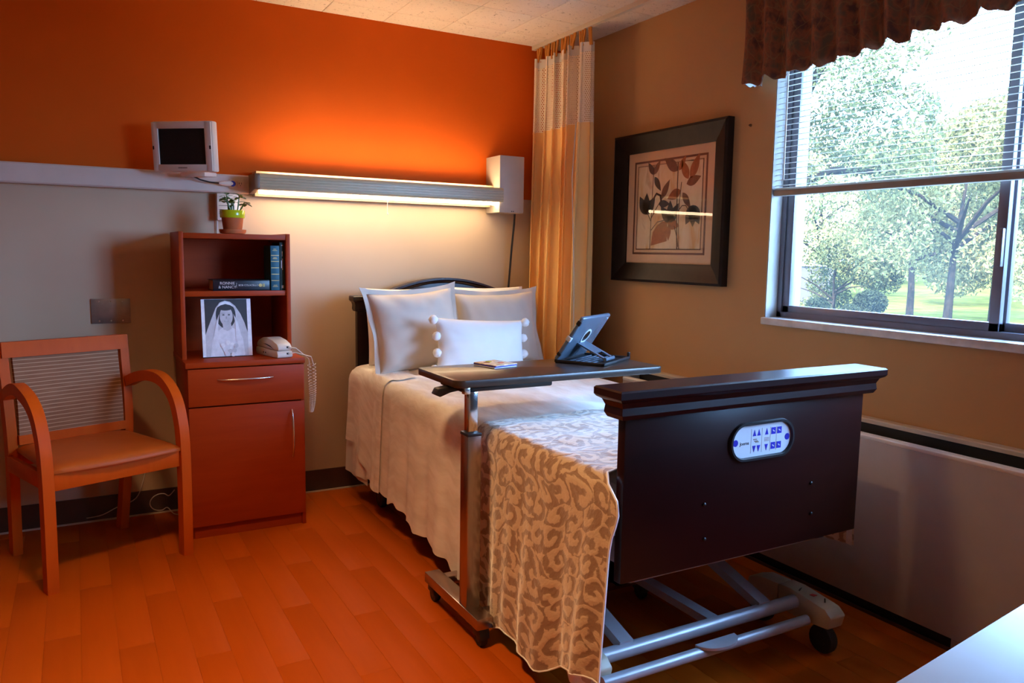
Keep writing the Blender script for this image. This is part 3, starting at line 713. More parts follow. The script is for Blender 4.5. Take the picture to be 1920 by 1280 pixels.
# headboard: panel with an arched crest and moulded shoulders
HC, hw = 1.692, .475
hb_ = thing('headboard', '', None); hb_.parent = t; hb_.location = Q(HC, 3.765, 0); del hb_['label']
def archz(x_, rise=.088, half=.37): return .995+(rise*math.cos(pi/2*x_/half)**.9 if abs(x_) < half else 0)
xs = [-.37+.74*k/24 for k in range(25)]
B().prism([(-hw, .30), (hw, .30), (hw, .99)]+[(x_, archz(x_)-.004) for x_ in reversed(xs)]+[(-hw, .99)], -.012, .018, 'y').done('panel', MAHOG, hb_)
def moulding(pathpts, prof_, nm, par):   # sweep a (out,up) profile along x/z path; out = -y
    bm_ = B(); rings = []
    for i, (x_, z_) in enumerate(pathpts):
        a = V(pathpts[max(i-1, 0)]); c_ = V(pathpts[min(i+1, len(pathpts)-1)]); d = (c_-a).normalized(); nrm = V((-d.y, d.x))
        rings.append([bm_.bm.verts.new((x_+nrm.x*u, -o_, z_+nrm.y*u)) for o_, u in prof_])
    n_ = len(prof_)
    for a, c_ in zip(rings, rings[1:]):
        for i in range(n_): bm_.bm.faces.new((a[i], a[(i+1) % n_], c_[(i+1) % n_], c_[i]))
    bm_.bm.faces.new(rings[0]); bm_.bm.faces.new(rings[-1][::-1]); return bm_.done(nm, MAHOG, par, ang=25)
xs2 = [-.37+.74*k/48 for k in range(49)]
moulding([(x_, archz(x_)) for x_ in xs2], [(-.022, 0), (.034, 0), (.036, -.010), (.024, -.016), (.020, -.024), (.012, -.028), (.010, -.04), (-.022, -.04)], 'arch_crest', hb_)
moulding([(x_*.82, archz(x_)-.062) for x_ in xs2], [(0, 0), (.018, -.004), (.018, -.014), (.011, -.02), (.0, -.02)], 'arch_bead', hb_)
def capprof(s_): return [(-hw-.0*s_, 0)]
capP = [(0, .0), (.016, .004), (.022, .016), (.020, .034), (.026, .048), (.036, .054), (.040, .060), (.040, .076), (.036, .080), (0, .080)]
def capmould(par, half, z0, thick, nm, hd=1.0, ends=True):
    """cap rail with the cove profile on front, back and both ends"""
    bm_ = B(); rings = []
    for o_, u in capP:
        o_ *= hd; rings.append([bm_.bm.verts.new(p_) for p_ in ((-half-o_, -thick/2-o_, z0+u), (half+o_, -thick/2-o_, z0+u), (half+o_, thick/2+o_, z0+u), (-half-o_, thick/2+o_, z0+u))])
    for a, c_ in zip(rings, rings[1:]):
        for i in range(4): bm_.bm.faces.new((a[i], a[(i+1) % 4], c_[(i+1) % 4], c_[i]))
    bm_.bm.faces.new(rings[0][::-1]); bm_.bm.faces.new(rings[-1])
    return bm_.done(nm, MAHOG, par, ang=30)
for s_ in (-1, 1):
    cshould = thing('shoulder_cap', '', None); bpy.data.objects.remove(cshould)
    b = B(); xi, xo = s_*.345, s_*hw; rings = []
    for o_, u in capP:
        rings.append([b.bm.verts.new(p_) for p_ in ((xi, -.012-o_, .915+u), (xo+s_*o_*.8, -.012-o_, .915+u), (xo+s_*o_*.8, .018, .915+u), (xi, .018, .915+u))])
    for a, c_ in zip(rings, rings[1:]):
        for i in range(4): b.bm.faces.new((a[i], a[(i+1) % 4], c_[(i+1) % 4], c_[i]))
    b.bm.faces.new(rings[0][::-1]); b.bm.faces.new(rings[-1]); b.done('shoulder_cap', MAHOG, hb_, ang=30)
# footboard
FCX, fhw, FYc = 1.612, .447, 1.520
fb = thing('footboard', '', None); del fb['label']; fb.parent = t; fb.location = Q(FCX, FYc, 0)
b = B(); b.mm((-fhw, -.015, .393), (fhw, .015, .825), .004); b.done('panel', MAHOG, fb)
capmould(fb, fhw+.004, .815, .030, 'cap_rail', 1.05)
# hand control set into the footboard
c0 = ony(1428, 824, FYc-.015); cx, cz = c0.x-FCX, c0.z; a2, b2 = .112, .044
def oval(rx, rz, n_=40, k=.0): 
    pts = []
    for i in range(n_):
        a = 2*pi*i/n_; s_ = 1 if math.cos(a) >= 0 else -1
        pts.append((cx+s_*(rx-rz)+rz*math.cos(a), cz+rz*math.sin(a)))
    return pts
cp = B().prism(oval(a2, b2), -.0165, -.0145, 'y').done('control_panel', PANELW, fb)
b = B(); o1, o2 = oval(a2+.011, b2+.011), oval(a2, b2)
ra = [[b.bm.verts.new((x_, y_, z_)) for x_, z_ in pts] for pts, y_ in ((o1, -.0155), (oval(a2+.009, b2+.009), -.024), (oval(a2+.003, b2+.003), -.024), (o2, -.0158))]
for a, c_ in zip(ra, ra[1:]):
    for i in range(40): b.bm.faces.new((a[i], a[(i+1) % 40], c_[(i+1) % 40], c_[i]))
b.done('surround', BLACK, cp)
def tri(px_, pz_, up_, s_=.0085): 
    q = 1 if up_ else -1
    B().prism([(cx+px_-s_*.75, cz+pz_-q*s_), (cx+px_+s_*.75, cz+pz_-q*s_), (cx+px_, cz+pz_+q*s_*1.1)], -.0172, -.0164, 'y').done('arrow_key', BLUEK, cp)
for dx in (-.030, -.013, .017): tri(dx, .022, True); tri(dx, -.022, False)
for dx in (.043, .066):
    for dz in (.022, -.020):
        k_ = B().box((cx+dx, -.0168, cz+dz), (.017, .0008, .019)).done('square_key', BLUEK, cp)
        B().box((cx+dx, -.0174, cz+dz), (.008, .0006, .003), rot=(0, .6, 0)).done('key_mark', PANELW, k_)
for dx in (-.100, .098): B().lathe([(.0095, -.0172), (.0095, -.0164)], (cx+dx, 0, cz), 14, 'y').done('round_key', BLUEK, cp)
for dx in (-.042, -.001, .031, .055): B().mm((cx+dx-.0005, -.0169, cz-.034), (cx+dx+.0005, -.0164, cz+.034)).done('divider', PLATE, cp)
for dz in (-.004, 0, .004): B().mm((cx+.008, -.0169, cz+dz-.001), (cx+.027, -.0164, cz+dz+.001)).done('key_caption', PLATE, cp)
for dz, dx in ((.004, -.03), (-.001, -.026), (-.004, -.022)): B().mm((cx+dx-.004, -.0169, cz+dz-.0015), (cx+dx+.010, -.0164, cz+dz+.0015)).done('key_caption', PLATE, cp)
text('maker_name', 'Joerns', .0135, BLACK, cp, (cx-.0665, -.0168, cz-.004), (pi/2, 0, 0), align='CENTER')
for px_, py_ in ((1320, 945), (1320, 1010), (1520, 905), (1520, 962)):
    q = ony(px_, py_, FYc-.015); B().lathe([(.005, -.016), (.005, -.0185), (.002, -.0205)], (q.x-FCX, 0, q.z), 10, 'y').done('bolt', BLACK, fb)
# undercarriage
und = B(); und.mm(Q(1.23, 1.60, .34), Q(1.27, 3.6, .40)); und.mm(Q(2.0, 1.60, .34), Q(2.04, 3.6, .40)); und.mm(Q(1.23, 1.60, .34), Q(2.04, 1.64, .40)); und.mm(Q(1.23, 3.56, .34), Q(2.04, 3.6, .40))
und.done('deck_frame', TUBE, t)
B().tube([Q(1.16, 1.625, .135), Q(1.955, 1.625, .135)], .021, 14).done('cross_tube', TUBE, t)
B().tube([Q(1.16, 1.560, .105), Q(1.935, 1.560, .105)], .016, 14).done('cross_tube', TUBE, t)
B().tube([Q(1.22, 3.46, .135), Q(1.98, 3.46, .135)], .021, 14).done('cross_tube', TUBE, t)
pd = [(math.cos(pi+pi*k/16)*.075, math.sin(pi+pi*k/16)*.05) for k in range(17)]
B().prism([(Q(1.565+x_, 0, 0)[0], Q(0, 1.572+y_, 0)[1]) for x_, y_ in pd], .118, .126, 'z').done('foot_plate', TUBE, t)
for X_ in (1.285, 1.815):
    B().tube([Q(X_, 1.625, .15), Q(X_, 2.35, .36)], 1, sq=(.014, .022), up=(0, 0, 1)).done('lift_arm', TUBE, t)
    B().tube([Q(X_, 3.46, .15), Q(X_, 2.75, .36)], 1, sq=(.014, .022), up=(0, 0, 1)).done('lift_arm', TUBE, t)
B().mm(Q(1.60, 1.63, .125), Q(1.64, 3.46, .15)).done('spine_rail', TUBE, t)
def wheel(X_, Y_, r_, wd, par, org, nm='caster'):
    b = B(); cx_, cy_, cz_ = X_-org[0], Y_-org[1], r_-org[2]
    b.lathe([(r_*.5, -wd/2), (r_*.92, -wd/2), (r_, -wd*.3), (r_, wd*.3), (r_*.92, wd/2), (r_*.5, wd/2)], (cx_, cy_, cz_), 20, 'x')
    o = b.done(nm, RUBBER, par); B().lathe([(r_*.45, -wd*.53), (r_*.45, wd*.53)], (cx_, cy_, cz_), 12, 'x').done('hub', BLACK, o); return o
org = (MID, 2.65, 0)
for X_, YT in ((1.165, 1.74), (1.985, 1.66)):
    br = thing('brake_truck', '', None); del br['label']; br.parent = t; br.location = Q(X_, YT, 0)
    B().prism([(-.165, .095), (-.175, .135), (-.150, .155), (-.02, .172), (.03, .170), (.03, .09), (-.06, .085)], -.034, .034, 'x', .006).done('pedal_cover', BRAKE, br)
    B().prism([(.033, .09), (.033, .168), (.11, .165), (.16, .145), (.165, .115), (.11, .085)], -.034, .034, 'x', .006).done('rear_cover', BRAKE, br)
    B().box((.034+.006, -.11, .125), (.012, .035, .012), .003).done('brake_tab', BRAKE, br)
    B().box((0, -.075, .1655), (.016, .026, .0012), rot=(rad(-7), 0, 0)).done('brake_mark', REDMARK, br); B().box((-.008, -.035, .170), (.03, .005, .0012), rot=(rad(-7), 0, .5)).done('arrow_mark', BLACK, br); B().box((.01, -.115, .161), (.03, .004, .0012), rot=(rad(-7), 0, .7)).done('arrow_mark', BLACK, br)
    for yy_ in (-.125, .12): wheel(X_, YT+yy_, .045, .03, br, (X_, YT, 0))
    XH = max(X_, 1.24); wheel(XH, 3.463, .05, .032, t, org)
    B().mm(Q(XH-.02, 3.44, .095), Q(XH+.02, 3.49, .14)).done('caster_fork', BLACK, t)

# bedspread ---------------------------------------------------------------
def drape(yy, s_, hemz, xl, xr, zt, hemr, fold, seed, r_=.05):
    """cross-section of a cloth: s_ 0 at left hem .. 1 at right hem"""
    hl_, wd, hr = zt-hemz, xr-xl, zt-hemr; tot = hl_+wd+hr; d = s_*tot
    if d < hl_-r_:
        z_ = hemz+d; k = 1-d/hl_
        return V((xl-(.020*k+fold*k*math.sin(yy*27+seed)+fold*.5*k*math.sin(yy*61+seed*2)), yy, z_))
    if d < hl_+r_*.57:
        a = (d-(hl_-r_))/(r_*1.57)*pi/2; return V((xl+r_*(1-math.cos(a)), yy, zt-r_+r_*math.sin(a)))
    if d < hl_+wd-r_*.57: 
        q = (d-hl_-r_*.57)/(wd-1.14*r_); x_ = lerp(xl+r_, xr-r_, q)
        return V((x_, yy, zt+.010*math.sin(q*pi)+.0025*math.sin(yy*33+q*9)+.002*math.sin(q*41+yy*5)))
    if d < hl_+wd+r_:
        a = (d-(hl_+wd-r_*.57))/(r_*1.57)*pi/2; return V((xr-r_*(1-math.sin(a)), yy, zt-r_+r_*math.cos(a)))
    k = (d-hl_-wd)/hr; return V((xr+.015*k+fold*k*math.sin(yy*23+seed), yy, zt-(d-hl_-wd)))
def hemf(yy): return lerp(.080, .158, smooth((yy-2.2)/1.1))+.006*math.sin(yy*38)+.008*math.sin(yy*17+1)+.004*math.sin(yy*71)
t = thing('bedspread', 'cream textured bedspread hanging down the side of the bed', 'bedspread', (MID, 2.6, .65))
o_ = V((MID, 2.6, .65))
def spr(u, v_): 
    yy = lerp(1.575, 3.60, v_); return drape(yy, u, hemf(yy), 1.155, 2.135, .652, .30, .010, 1.0)-o_
B().grid(spr, 110, 150, lambda u, v_: (u*2.2, v_*2.0)).done('cover', SPREAD, t, recalc=False)
def flap(u, v_):
    hemz = lerp(.30, .155, smooth((3.62-lerp(3.20, 3.66, v_))/.40)); yy = lerp(3.20, 3.66, v_)
    top = .656; q = u
    p_ = drape(yy, u*.36, hemz, 1.1515, 2.14, top, .35, .007, 2.4)-o_
    if p_.z > 0: p_.z += .002
    return p_
B().grid(flap, 60, 30, lambda u, v_: (u*1.1+.3, v_*.5)).done('folded_flap', SPREAD, t, recalc=False)
t = thing('bed_sheet', 'plain cream sheet tucked at the head end of the bed', 'sheet', (MID, 3.6, .64))
o2_ = V((MID, 3.6, .64))
B().grid(lambda u, v_: drape(lerp(3.40, 3.725, v_), u, .13, 1.165, 2.13, .642, .3, .003, .6)-o2_, 80, 16, lambda u, v_: (u, v_)).done('sheet', PILLOWC, t, recalc=False)
# throw -------------------------------------------------------------------
t = thing('throw_blanket', 'taupe and cream scroll pattern throw over the foot of the bed', 'blanket', (MID, 1.9, .66)); o3_ = V((MID, 1.9, .66))
def thr(u, v_):
    ya = 1.50 if u < .42 else 1.575
    hl_ = .58; k = smooth((.36-u)/.36)                       # how far down the hanging side
    yy = lerp(lerp(1.575, 1.497, smooth((.285-u)/.04))-.028*math.exp(-((u-.235)/.03)**2), 2.235+.03*math.sin(u*9)+.02*k, v_)
    hz = lerp(.150, .058, smooth((v_-.0)/.45))+.010*math.sin(v_*13)+.006*math.sin(v_*31)
    if v_ > .8: hz += .01*smooth((v_-.8)/.2)
    p_ = drape(yy, u, hz, 1.128, 2.128, .668, .30, .013, 3.3)
    if p_.z < .60 and p_.x < MID:
        kk = smooth((.60-p_.z)/.5)
        q_ = 1-smooth((v_-.62)/.16); p_.x -= (.012*kk*math.sin(v_*pi*5)+.012*kk)*q_; p_.x = max(p_.x, 1.096) if v_ > .6 else p_.x
    return p_-o3_
b = B().grid(thr, 150, 70, lambda u, v_: (u*2.15, v_*.75)); b.done('cloth', THROW, t, recalc=False)
ed = [thr(u/60, 0) for u in range(0, 25)]
B().tube([e+V((0, .001, 0)) for e in ed], .0035, 6).done('piped_edge', LUMBAR, t)
B().tube([thr(0.0, u/40) for u in range(41)], .0025, 6).done('hem_edge', LUMBAR, t)

# pillows -----------------------------------------------------------------
def pillow(w_, h_, th, parent, mat, seed, flange=0, name='cushion', wrk=.006, pinch=.10):
    def f(u, v_, sg):
        a, c_ = 2*u-1, 2*v_-1
        k = max(0, (1-abs(a)**2.6))**.55*max(0, (1-abs(c_)**2.6))**.55
        x_ = a*w_/2*(1-pinch*(1-c_*c_)*abs(a)**3); z_ = c_*h_/2*(1-pinch*(1-a*a)*abs(c_)**3)
        e_ = max(abs(a), abs(c_))
        y_ = sg*(th/2*k+wrk*e_**2*(1-e_**8)*math.sin(a*9*seed+c_*5)*(k > .02)+wrk*.7*e_**3*(1-e_**10)*math.sin(math.atan2(c_, a)*13+seed))
        return V((x_, y_, z_))
    b = B(); n_ = 34
    for sg in (-1, 1): b.grid(lambda u, v_: f(u, v_, sg), n_, n_)
    bmesh.ops.remove_doubles(b.bm, verts=b.bm.verts[:], dist=.0008)
    o = b.done(name, mat, parent, ang=80)
    if flange:
        b = B(); per = []
        for k in range(4):
            for i in range(24):
                q = 2*i/24-1; per.append([(q, -1), (1, q), (-q, 1), (-1, -q)][k])
        ins = [f((a+1)/2, (c_+1)/2, 1) for a, c_ in per]
        outs = []
        for (a, c_), p_ in zip(per, ins):
            n2 = V((a if abs(a) > .97 else a*.3, 0, c_ if abs(c_) > .97 else c_*.3)).normalized()
            outs.append(p_+n2*flange*(1.9 if abs(a) > .97 and abs(c_) > .97 else 1)+V((0, .008*math.sin(math.atan2(c_, a)*7+seed), 0)))
        iv = [b.bm.verts.new(V((p_.x*.985, 0, p_.z*.985))) for p_ in ins]; ov = [b.bm.verts.new(p_) for p_ in outs]; n4 = len(iv)
        for i in range(n4): b.bm.faces.new((iv[i], iv[(i+1) % n4], ov[(i+1) % n4], ov[i]))
        b.solid(.002); b.done('flange', mat, parent)
    return o
def pil(name, label, cat, loc, rot, w_, h_, th, mat, seed, flange=0, group=None, **k):
    t = thing(name, label, cat, loc, 0, group); t.rotation_euler = rot
    pillow(w_, h_, th, t, mat, seed, flange, **k); return t
pil('bed_pillow', 'white pillow tucked behind the nearer linen sham', 'pillow', (1.450, 3.655, .85), (rad(-12), rad(0), rad(2)), .45, .38, .13, PILLOWC, 1.3, group='pillows at the headboard', pinch=.05)
pil('bed_pillow', 'white pillow tucked behind the linen sham beside the curtain', 'pillow', (1.905, 3.655, .85), (rad(-12), 0, rad(-2)), .43, .385, .13, PILLOWC, 2.1, group='pillows at the headboard', pinch=.05)
pil('linen_sham', 'square beige linen pillow at the near side of the headboard', 'pillow', (1.418, 3.47, .840), (rad(-17), rad(-3), rad(4)), .455, .40, .17, SHAM, 1.1, .022, 'pillows at the headboard')
pil('linen_sham', 'square beige linen pillow by the curtain behind the white cushion', 'pillow', (1.873, 3.50, .838), (rad(-16), rad(-1), rad(-6)), .445, .375, .16, SHAM, 1.9, .020, 'pillows at the headboard')
t = pil('lumbar_pillow', 'small white cushion with pompoms along both ends', 'pillow', (1.650, 3.245, .785), (rad(-14), rad(3), rad(-3)), .455, .25, .14, LUMBAR, 1.7, wrk=.003, pinch=.06)
for s_ in (-1, 1):
    for k in range(4):
        z_ = -.115+.0765*k; b = B(); prf_ = [(.0205*math.sin(pi*q/10), -.0205*math.cos(pi*q/10)) for q in range(11)]
        b.lathe(prf_, (s_*(.238-.018*(1-(z_/.12)**2)), -.006, z_), 14)
        for v_ in b.bm.verts: v_.co += V([random.uniform(-.0018, .0018) for _ in range(3)])
        b.done('pompom', LUMBAR, t, ang=70)

# ================================================================== OVERBED TABLE
t = thing('overbed_table', 'dark overbed table on a steel column across the bed', 'table', (1.06, 2.2, 0)); O = V((1.06, 2.2, 0))
ch = .045; X0, X1, Y0, Y1 = .995, 1.80, 2.117, 2.435
pts = []
for (cx_, cy_, a0) in ((X0+.03, Y0+.03, 180), (X1-.02, Y0+.02, 270), (X1-.02, Y1-.02, 0), (X0+.02, Y1-.02, 90)):
    r_ = .03 if a0 == 180 else .02
    for k in range(5): a = rad(a0+90*k/4); pts.append((cx_-O.x+r_*math.cos(a), cy_-O.y+r_*math.sin(a)))
B().prism(pts, .806, .83, 'z', .004).done('table_top', TABLETOP, t)
B().mm((-.03, -.05, .786), (.30, .12, .806), .006).done('bracket', BLACK, t)
B().mm((-.032, -.072, .784), (-.012, -.05, .806), .002).done('bracket_clip', STEEL, t)
B().prism([(-.02, .004), (-.05, .0), (-.085, -.012), (-.10, -.004), (-.09, .014), (-.05, .020), (-.02, .020)], -.07, -.03, 'y', .003).done('height_lever', BLACK, t, loc=(0, .06, .782))
B().mm((-.016, -.068, .60), (.016, -.036, .79), .002).done('inner_column', CHROME, t)
B().mm((-.024, -.08, .095), (.024, -.028, .655), .003).done('outer_column', COLUMN, t); B().mm((-.025, -.081, .652), (.025, -.027, .662), .002).done('column_collar', BLACK, t)
bs_ = B(); bs_.mm((-.027, -.165, .062), (.030, .25, .098), .003); base_o = bs_.done('base_rail', COLUMN, t)
for yy_ in (-.10, .20): B().mm((.03, yy_-.02, .064), (.68, yy_+.02, .094), .003).done('base_leg', COLUMN, t)
for X_, Y_ in ((.0, -.14), (.0, .215), (.66, -.10), (.66, .20)):
    c_ = wheel(X_+O.x, Y_+O.y, .026, .022, t, O); B().prism([(Y_-.028, .03), (Y_-.02, .062), (Y_+.028, .062), (Y_+.03, .034)], X_-.017, X_+.017, 'x', .003).done('caster_hood', BLACK, c_)
# cards
t = thing('coaster_stack', 'small stack of printed cards on the overbed table', 'cards', (1.255, 2.36, .83), rad(12))
for k in range(3): B().box((.002*k, .001*k, .002+.0034*k), (.10, .115, .0030), .0008, rot=(0, 0, .03*k)).done('card', [PANELW, BLUEK, CARDM][k], t)
for dx, dy, m_ in ((-.02, .02, LEAFR), (.018, -.01, CARDR), (.0, .035, LIME), (.03, .02, PANELW)):
    B().lathe([(.012, 0), (.012, .0005)], (dx, dy, .0106), 14).done('card_motif', m_, t)
# tablet in a folding stand
u_ = V((.52, -.854)); u_.normalize(); v2 = V((-u_.y, u_.x))
A_ = V((1.492, 2.352)); t = thing('tablet_stand', 'tablet propped on a folding stand case seen from behind', 'tablet', (A_.x, A_.y, .83), math.atan2(v2.y, v2.x))
# local: x along the hinge edge (.255), y towards the head side, -y towards the viewer
TW, TD = .25, .195
b = B(); b.mm((0, -TD, .001), (TW, -TD+.012, .011), .002); b.mm((0, -.012, .001), (TW, 0, .011), .002); b.mm((0, -TD, .001), (.012, 0, .011), .002); b.mm((TW-.012, -TD, .001), (TW, 0, .011), .002); b.mm((.004, -TD+.004, 0), (TW-.004, -.004, .004))
b.done('base_tray', BLACK, t)
for k in range(5): B().mm((.03, -.05-.022*k, .004), (TW-.03, -.046-.022*k, .008)).done('tray_rib', CASEBLUE, t)
B().box((TW-.006, -TD+.006, .018), (.010, .010, .018), .002).done('tray_clip', BLACK, t)
tl = rad(57); tb_ = thing('tablet', '', None); del tb_['label']; tb_.parent = t; tb_.location = (0, -.004, .010); tb_.rotation_euler = (pi/2-tl if False else (pi/2-tl), 0, 0)
# in tablet space z is up the tablet, +y is the screen side
b = B(); b.box((TW/2, 0, .094), (TW, .016, .188), .0065, seg=3); b.done('back_shell', CASEBLUE, tb_)
B().mm((.012, .0075, .012), (TW-.012, .0088, .176)).done('screen', SCREEN, tb_)
b = B(); R1, R2 = .031, .024
for (ra_, ya), (rb_, yb) in (((R1, -.0078), (R1, -.0105)), ((R1, -.0105), (R2, -.0105)), ((R2, -.0105), (R2, -.0078))):
    b.grid(lambda q, h_: V((TW/2+lerp(ra_, rb_, h_)*math.cos(2*pi*q), lerp(ya, yb, h_), .10+lerp(ra_, rb_, h_)*math.sin(2*pi*q))), 30, 1)
b.done('ring', PANELW, tb_, recalc=False); B().lathe([(.0235, -.0088), (.0235, -.0078)], (TW/2, 0, .10), 24, 'y').done('ring_well', SCREEN, tb_)
for s_ in (.02, .16): B().mm((-.003, -.009, s_-.006 if s_ > .1 else s_), (.006, .007, s_+.012), .002).done('corner_bumper', BLACK, tb_)
B().mm((-.0035, -.0095, .085), (.010, .009, .103), .001).done('side_clip', PANELW, tb_); B().lathe([(.004, -.0092), (.004, -.008)], (TW-.018, 0, .172), 10, 'y').done('camera_eye', PANELW, tb_)
# strut from half way up the back down to the tray
hz_ = .062; hy_ = -.004-hz_*math.cos(tl)/math.sin(tl)*math.sin(tl)
p0 = V((TW/2, -.012-.066*math.cos(tl), .010+.066*math.sin(tl))); p1 = V((TW/2, -TD+.035, .013))
for s_ in (-.032, .032): B().tube([p0+V((s_, 0, 0)), p1+V((s_, 0, 0))], 1, sq=(.0025, .008), up=(0, -.5, 1)).done('strut', CASEBLUE, t)
B().tube([p0, p0.lerp(p1, .62)], 1, sq=(.0022, .030), up=(0, -.5, 1)).done('strut_plate', CASEBLUE, t)
B().tube([p1+V((-.04, 0, 0)), p1+V((.04, 0, 0))], .007, 10).done('strut_foot', CASEBLUE, t)

# ================================================================== BEDSIDE CABINET
CX0, CX1, CF = .385, .860, 3.393; CW = (CX1-CX0)/2
t = cab = thing('bedside_cabinet', 'cherry bedside cabinet with open hutch, drawer and door', 'cabinet', ((CX0+CX1)/2, CF, 0)); cd_ = BY-.03-CF
b = B(); b.mm((-CW, .02, 0), (-CW+.016, cd_, .725), .0015); b.mm((CW-.016, .005, 0), (CW, cd_, .725), .0015); b.mm((-CW, cd_-.012, .05), (CW, cd_, .725)); b.mm((-CW, .03, .05), (CW, cd_, .066)); b.done('carcass', CHERRY, t)
B().mm((-CW+.012, .018, 0), (CW-.016, .034, .052)).done('plinth', CHERRY, t)
B().mm((-CW-.009, -.006, .727), (CW+.002, cd_, .750), .002).done('counter', CHERRY, t)
d_ = B().mm((-CW, -.001, .566), (CW-.004, .019, .722), .0015).done('drawer', CHERRY, t)
def pull(p_, q, out):
    p_, q = V(p_), V(q); pts = []
    for k in range(13):
        s_ = k/12; pts.append(p_.lerp(q, s_)+V((0, -out*(math.sin(pi*s_)**.5)*1.0-.002, 0)))
    return B().tube(pts, [.0028+.0022*math.sin(pi*k/12) for k in range(13)], 10)
ccx = (CX0+CX1)/2
pull((.499-ccx, -.001, .674), (.725-ccx, -.001, .674), .022).done('handle', STEEL, d_)
d_ = B().mm((-CW, -.001, .055), (CW-.004, .019, .560), .0015).done('door', CHERRY, t)
pull((.803-ccx, -.001, .525), (.803-ccx, -.001, .315), .022).done('handle', STEEL, d_)
# hutch
h0, h1, hy = .378-ccx, .832-ccx, 3.50-CF
for xa, xb in ((h0, h0+.018), (h1-.018, h1)): B().mm((xa, hy, .750), (xb, cd_, 1.285), .0015).done('side_panel', CHERRY, t)
B().mm((h0+.018, hy+.004, 1.258), (h1-.018, cd_, 1.280), .001).done('top_panel', CHERRY, t)
B().mm((h0+.018, hy+.008, 1.015), (h1-.018, cd_, 1.037), .001).done('shelf', CHERRY, t)
B().mm((h0+.01, cd_-.008, .750), (h1-.01, cd_, 1.27)).done('back_panel', CHERRY, t)

# books
def book(name, label, lo, hi, cov, axis, parent=None):
    """spine faces -y"""
    t = thing(name, label, 'book', ((lo[0]+hi[0])/2, lo[1], lo[2]), group='books in the hutch'); c_ = V(t.location)
    lo, hi = V(lo)-c_, V(hi)-c_; th = .003
    if axis == 'z':      # lying flat
        b = B(); b.mm(lo, (hi.x, hi.y, lo.z+th)); b.mm((lo.x, lo.y, hi.z-th), hi); b.mm((lo.x, lo.y, lo.z), (hi.x, lo.y+th, hi.z), .001); b.done('cover', cov, t)
        B().mm((lo.x+.004, lo.y+th, lo.z+th), (hi.x-.004, hi.y-.004, hi.z-th)).done('pages', PAPER, t)
    else:
        b = B(); b.mm(lo, (lo.x+th, hi.y, hi.z)); b.mm((hi.x-th, lo.y, lo.z), hi); b.mm((lo.x, lo.y-.002, lo.z), (hi.x, lo.y+th, hi.z), .0015); b.done('cover', cov, t)
        B().mm((lo.x+th, lo.y+th, lo.z+.004), (hi.x-th, hi.y-.004, hi.z-.004)).done('pages', PAPER, t)
    return t, lo, hi
t, lo, hi = book('hardcover_book', 'black hardcover lying flat on the hutch shelf', (.512, 3.53, 1.037), (.748, 3.68, 1.083), NAVYB, 'z')
yy_ = lo.y-.0008
text('spine_title', 'RONNIE\n& NANCY', .0165, SILVERP, t, (-.060, yy_, .0235), (pi/2, 0, 0), align='CENTER')
text('spine_author', 'BOB COLACELLO', .0105, SILVERP, t, (-.014, yy_, .023), (pi/2, 0, 0))
B().mm((-.0225, yy_-.0003, .012), (-.0215, yy_, .034)).done('spine_rule', SILVERP, t)
B().lathe([(.0075, yy_), (.0075, yy_+.0006)], (.078, 0, .023), 18, 'y').done('publisher_mark', GOLD, t)
for k in range(2): B().mm((.088+.005*k, yy_-.0003, .016), (.091+.005*k, yy_, .030)).done('publisher_mark', GOLD, t)
t, lo, hi = book('hardcover_book', 'teal book with gold spine bands standing on the shelf', (.752, 3.525, 1.037), (.790, 3.66, 1.233), TEAL, 'x')
for z_ in (.042, .070, .098, .126, .152): B().mm((lo.x+.002, lo.y-.0032, z_), (hi.x-.002, lo.y-.0015, z_+.003)).done('spine_band', GOLD, t)
for z_, w_ in ((.016, .011), (.022, .008), (.138, .010), (.143, .007), (.174, .010), (.180, .006)): B().mm((-w_, lo.y-.0032, z_), (w_, lo.y-.0018, z_+.0022)).done('spine_mark', GOLD, t)
t, lo, hi = book('hardcover_book', 'dark green book standing against the hutch side', (.7915, 3.525, 1.037), (.8135, 3.67, 1.248), DGREEN, 'x')
for z_, h_, w_ in ((.090, .050, .0035), (.098, .034, -.0045), (.150, .022, .0008)): B().mm((min(w_, 0)-.0012, lo.y-.0032, z_), (max(w_, 0)*.3+.0012, lo.y-.0018, z_+h_)).done('spine_mark', SILVERP, t)
B().mm((-.004, lo.y-.0032, .010), (.004, lo.y-.002, .022)).done('publisher_mark', SILVERP, t); B().mm((-.004, lo.y-.0032, .196), (.004, lo.y-.002, .200)).done('publisher_mark', SILVERP, t)
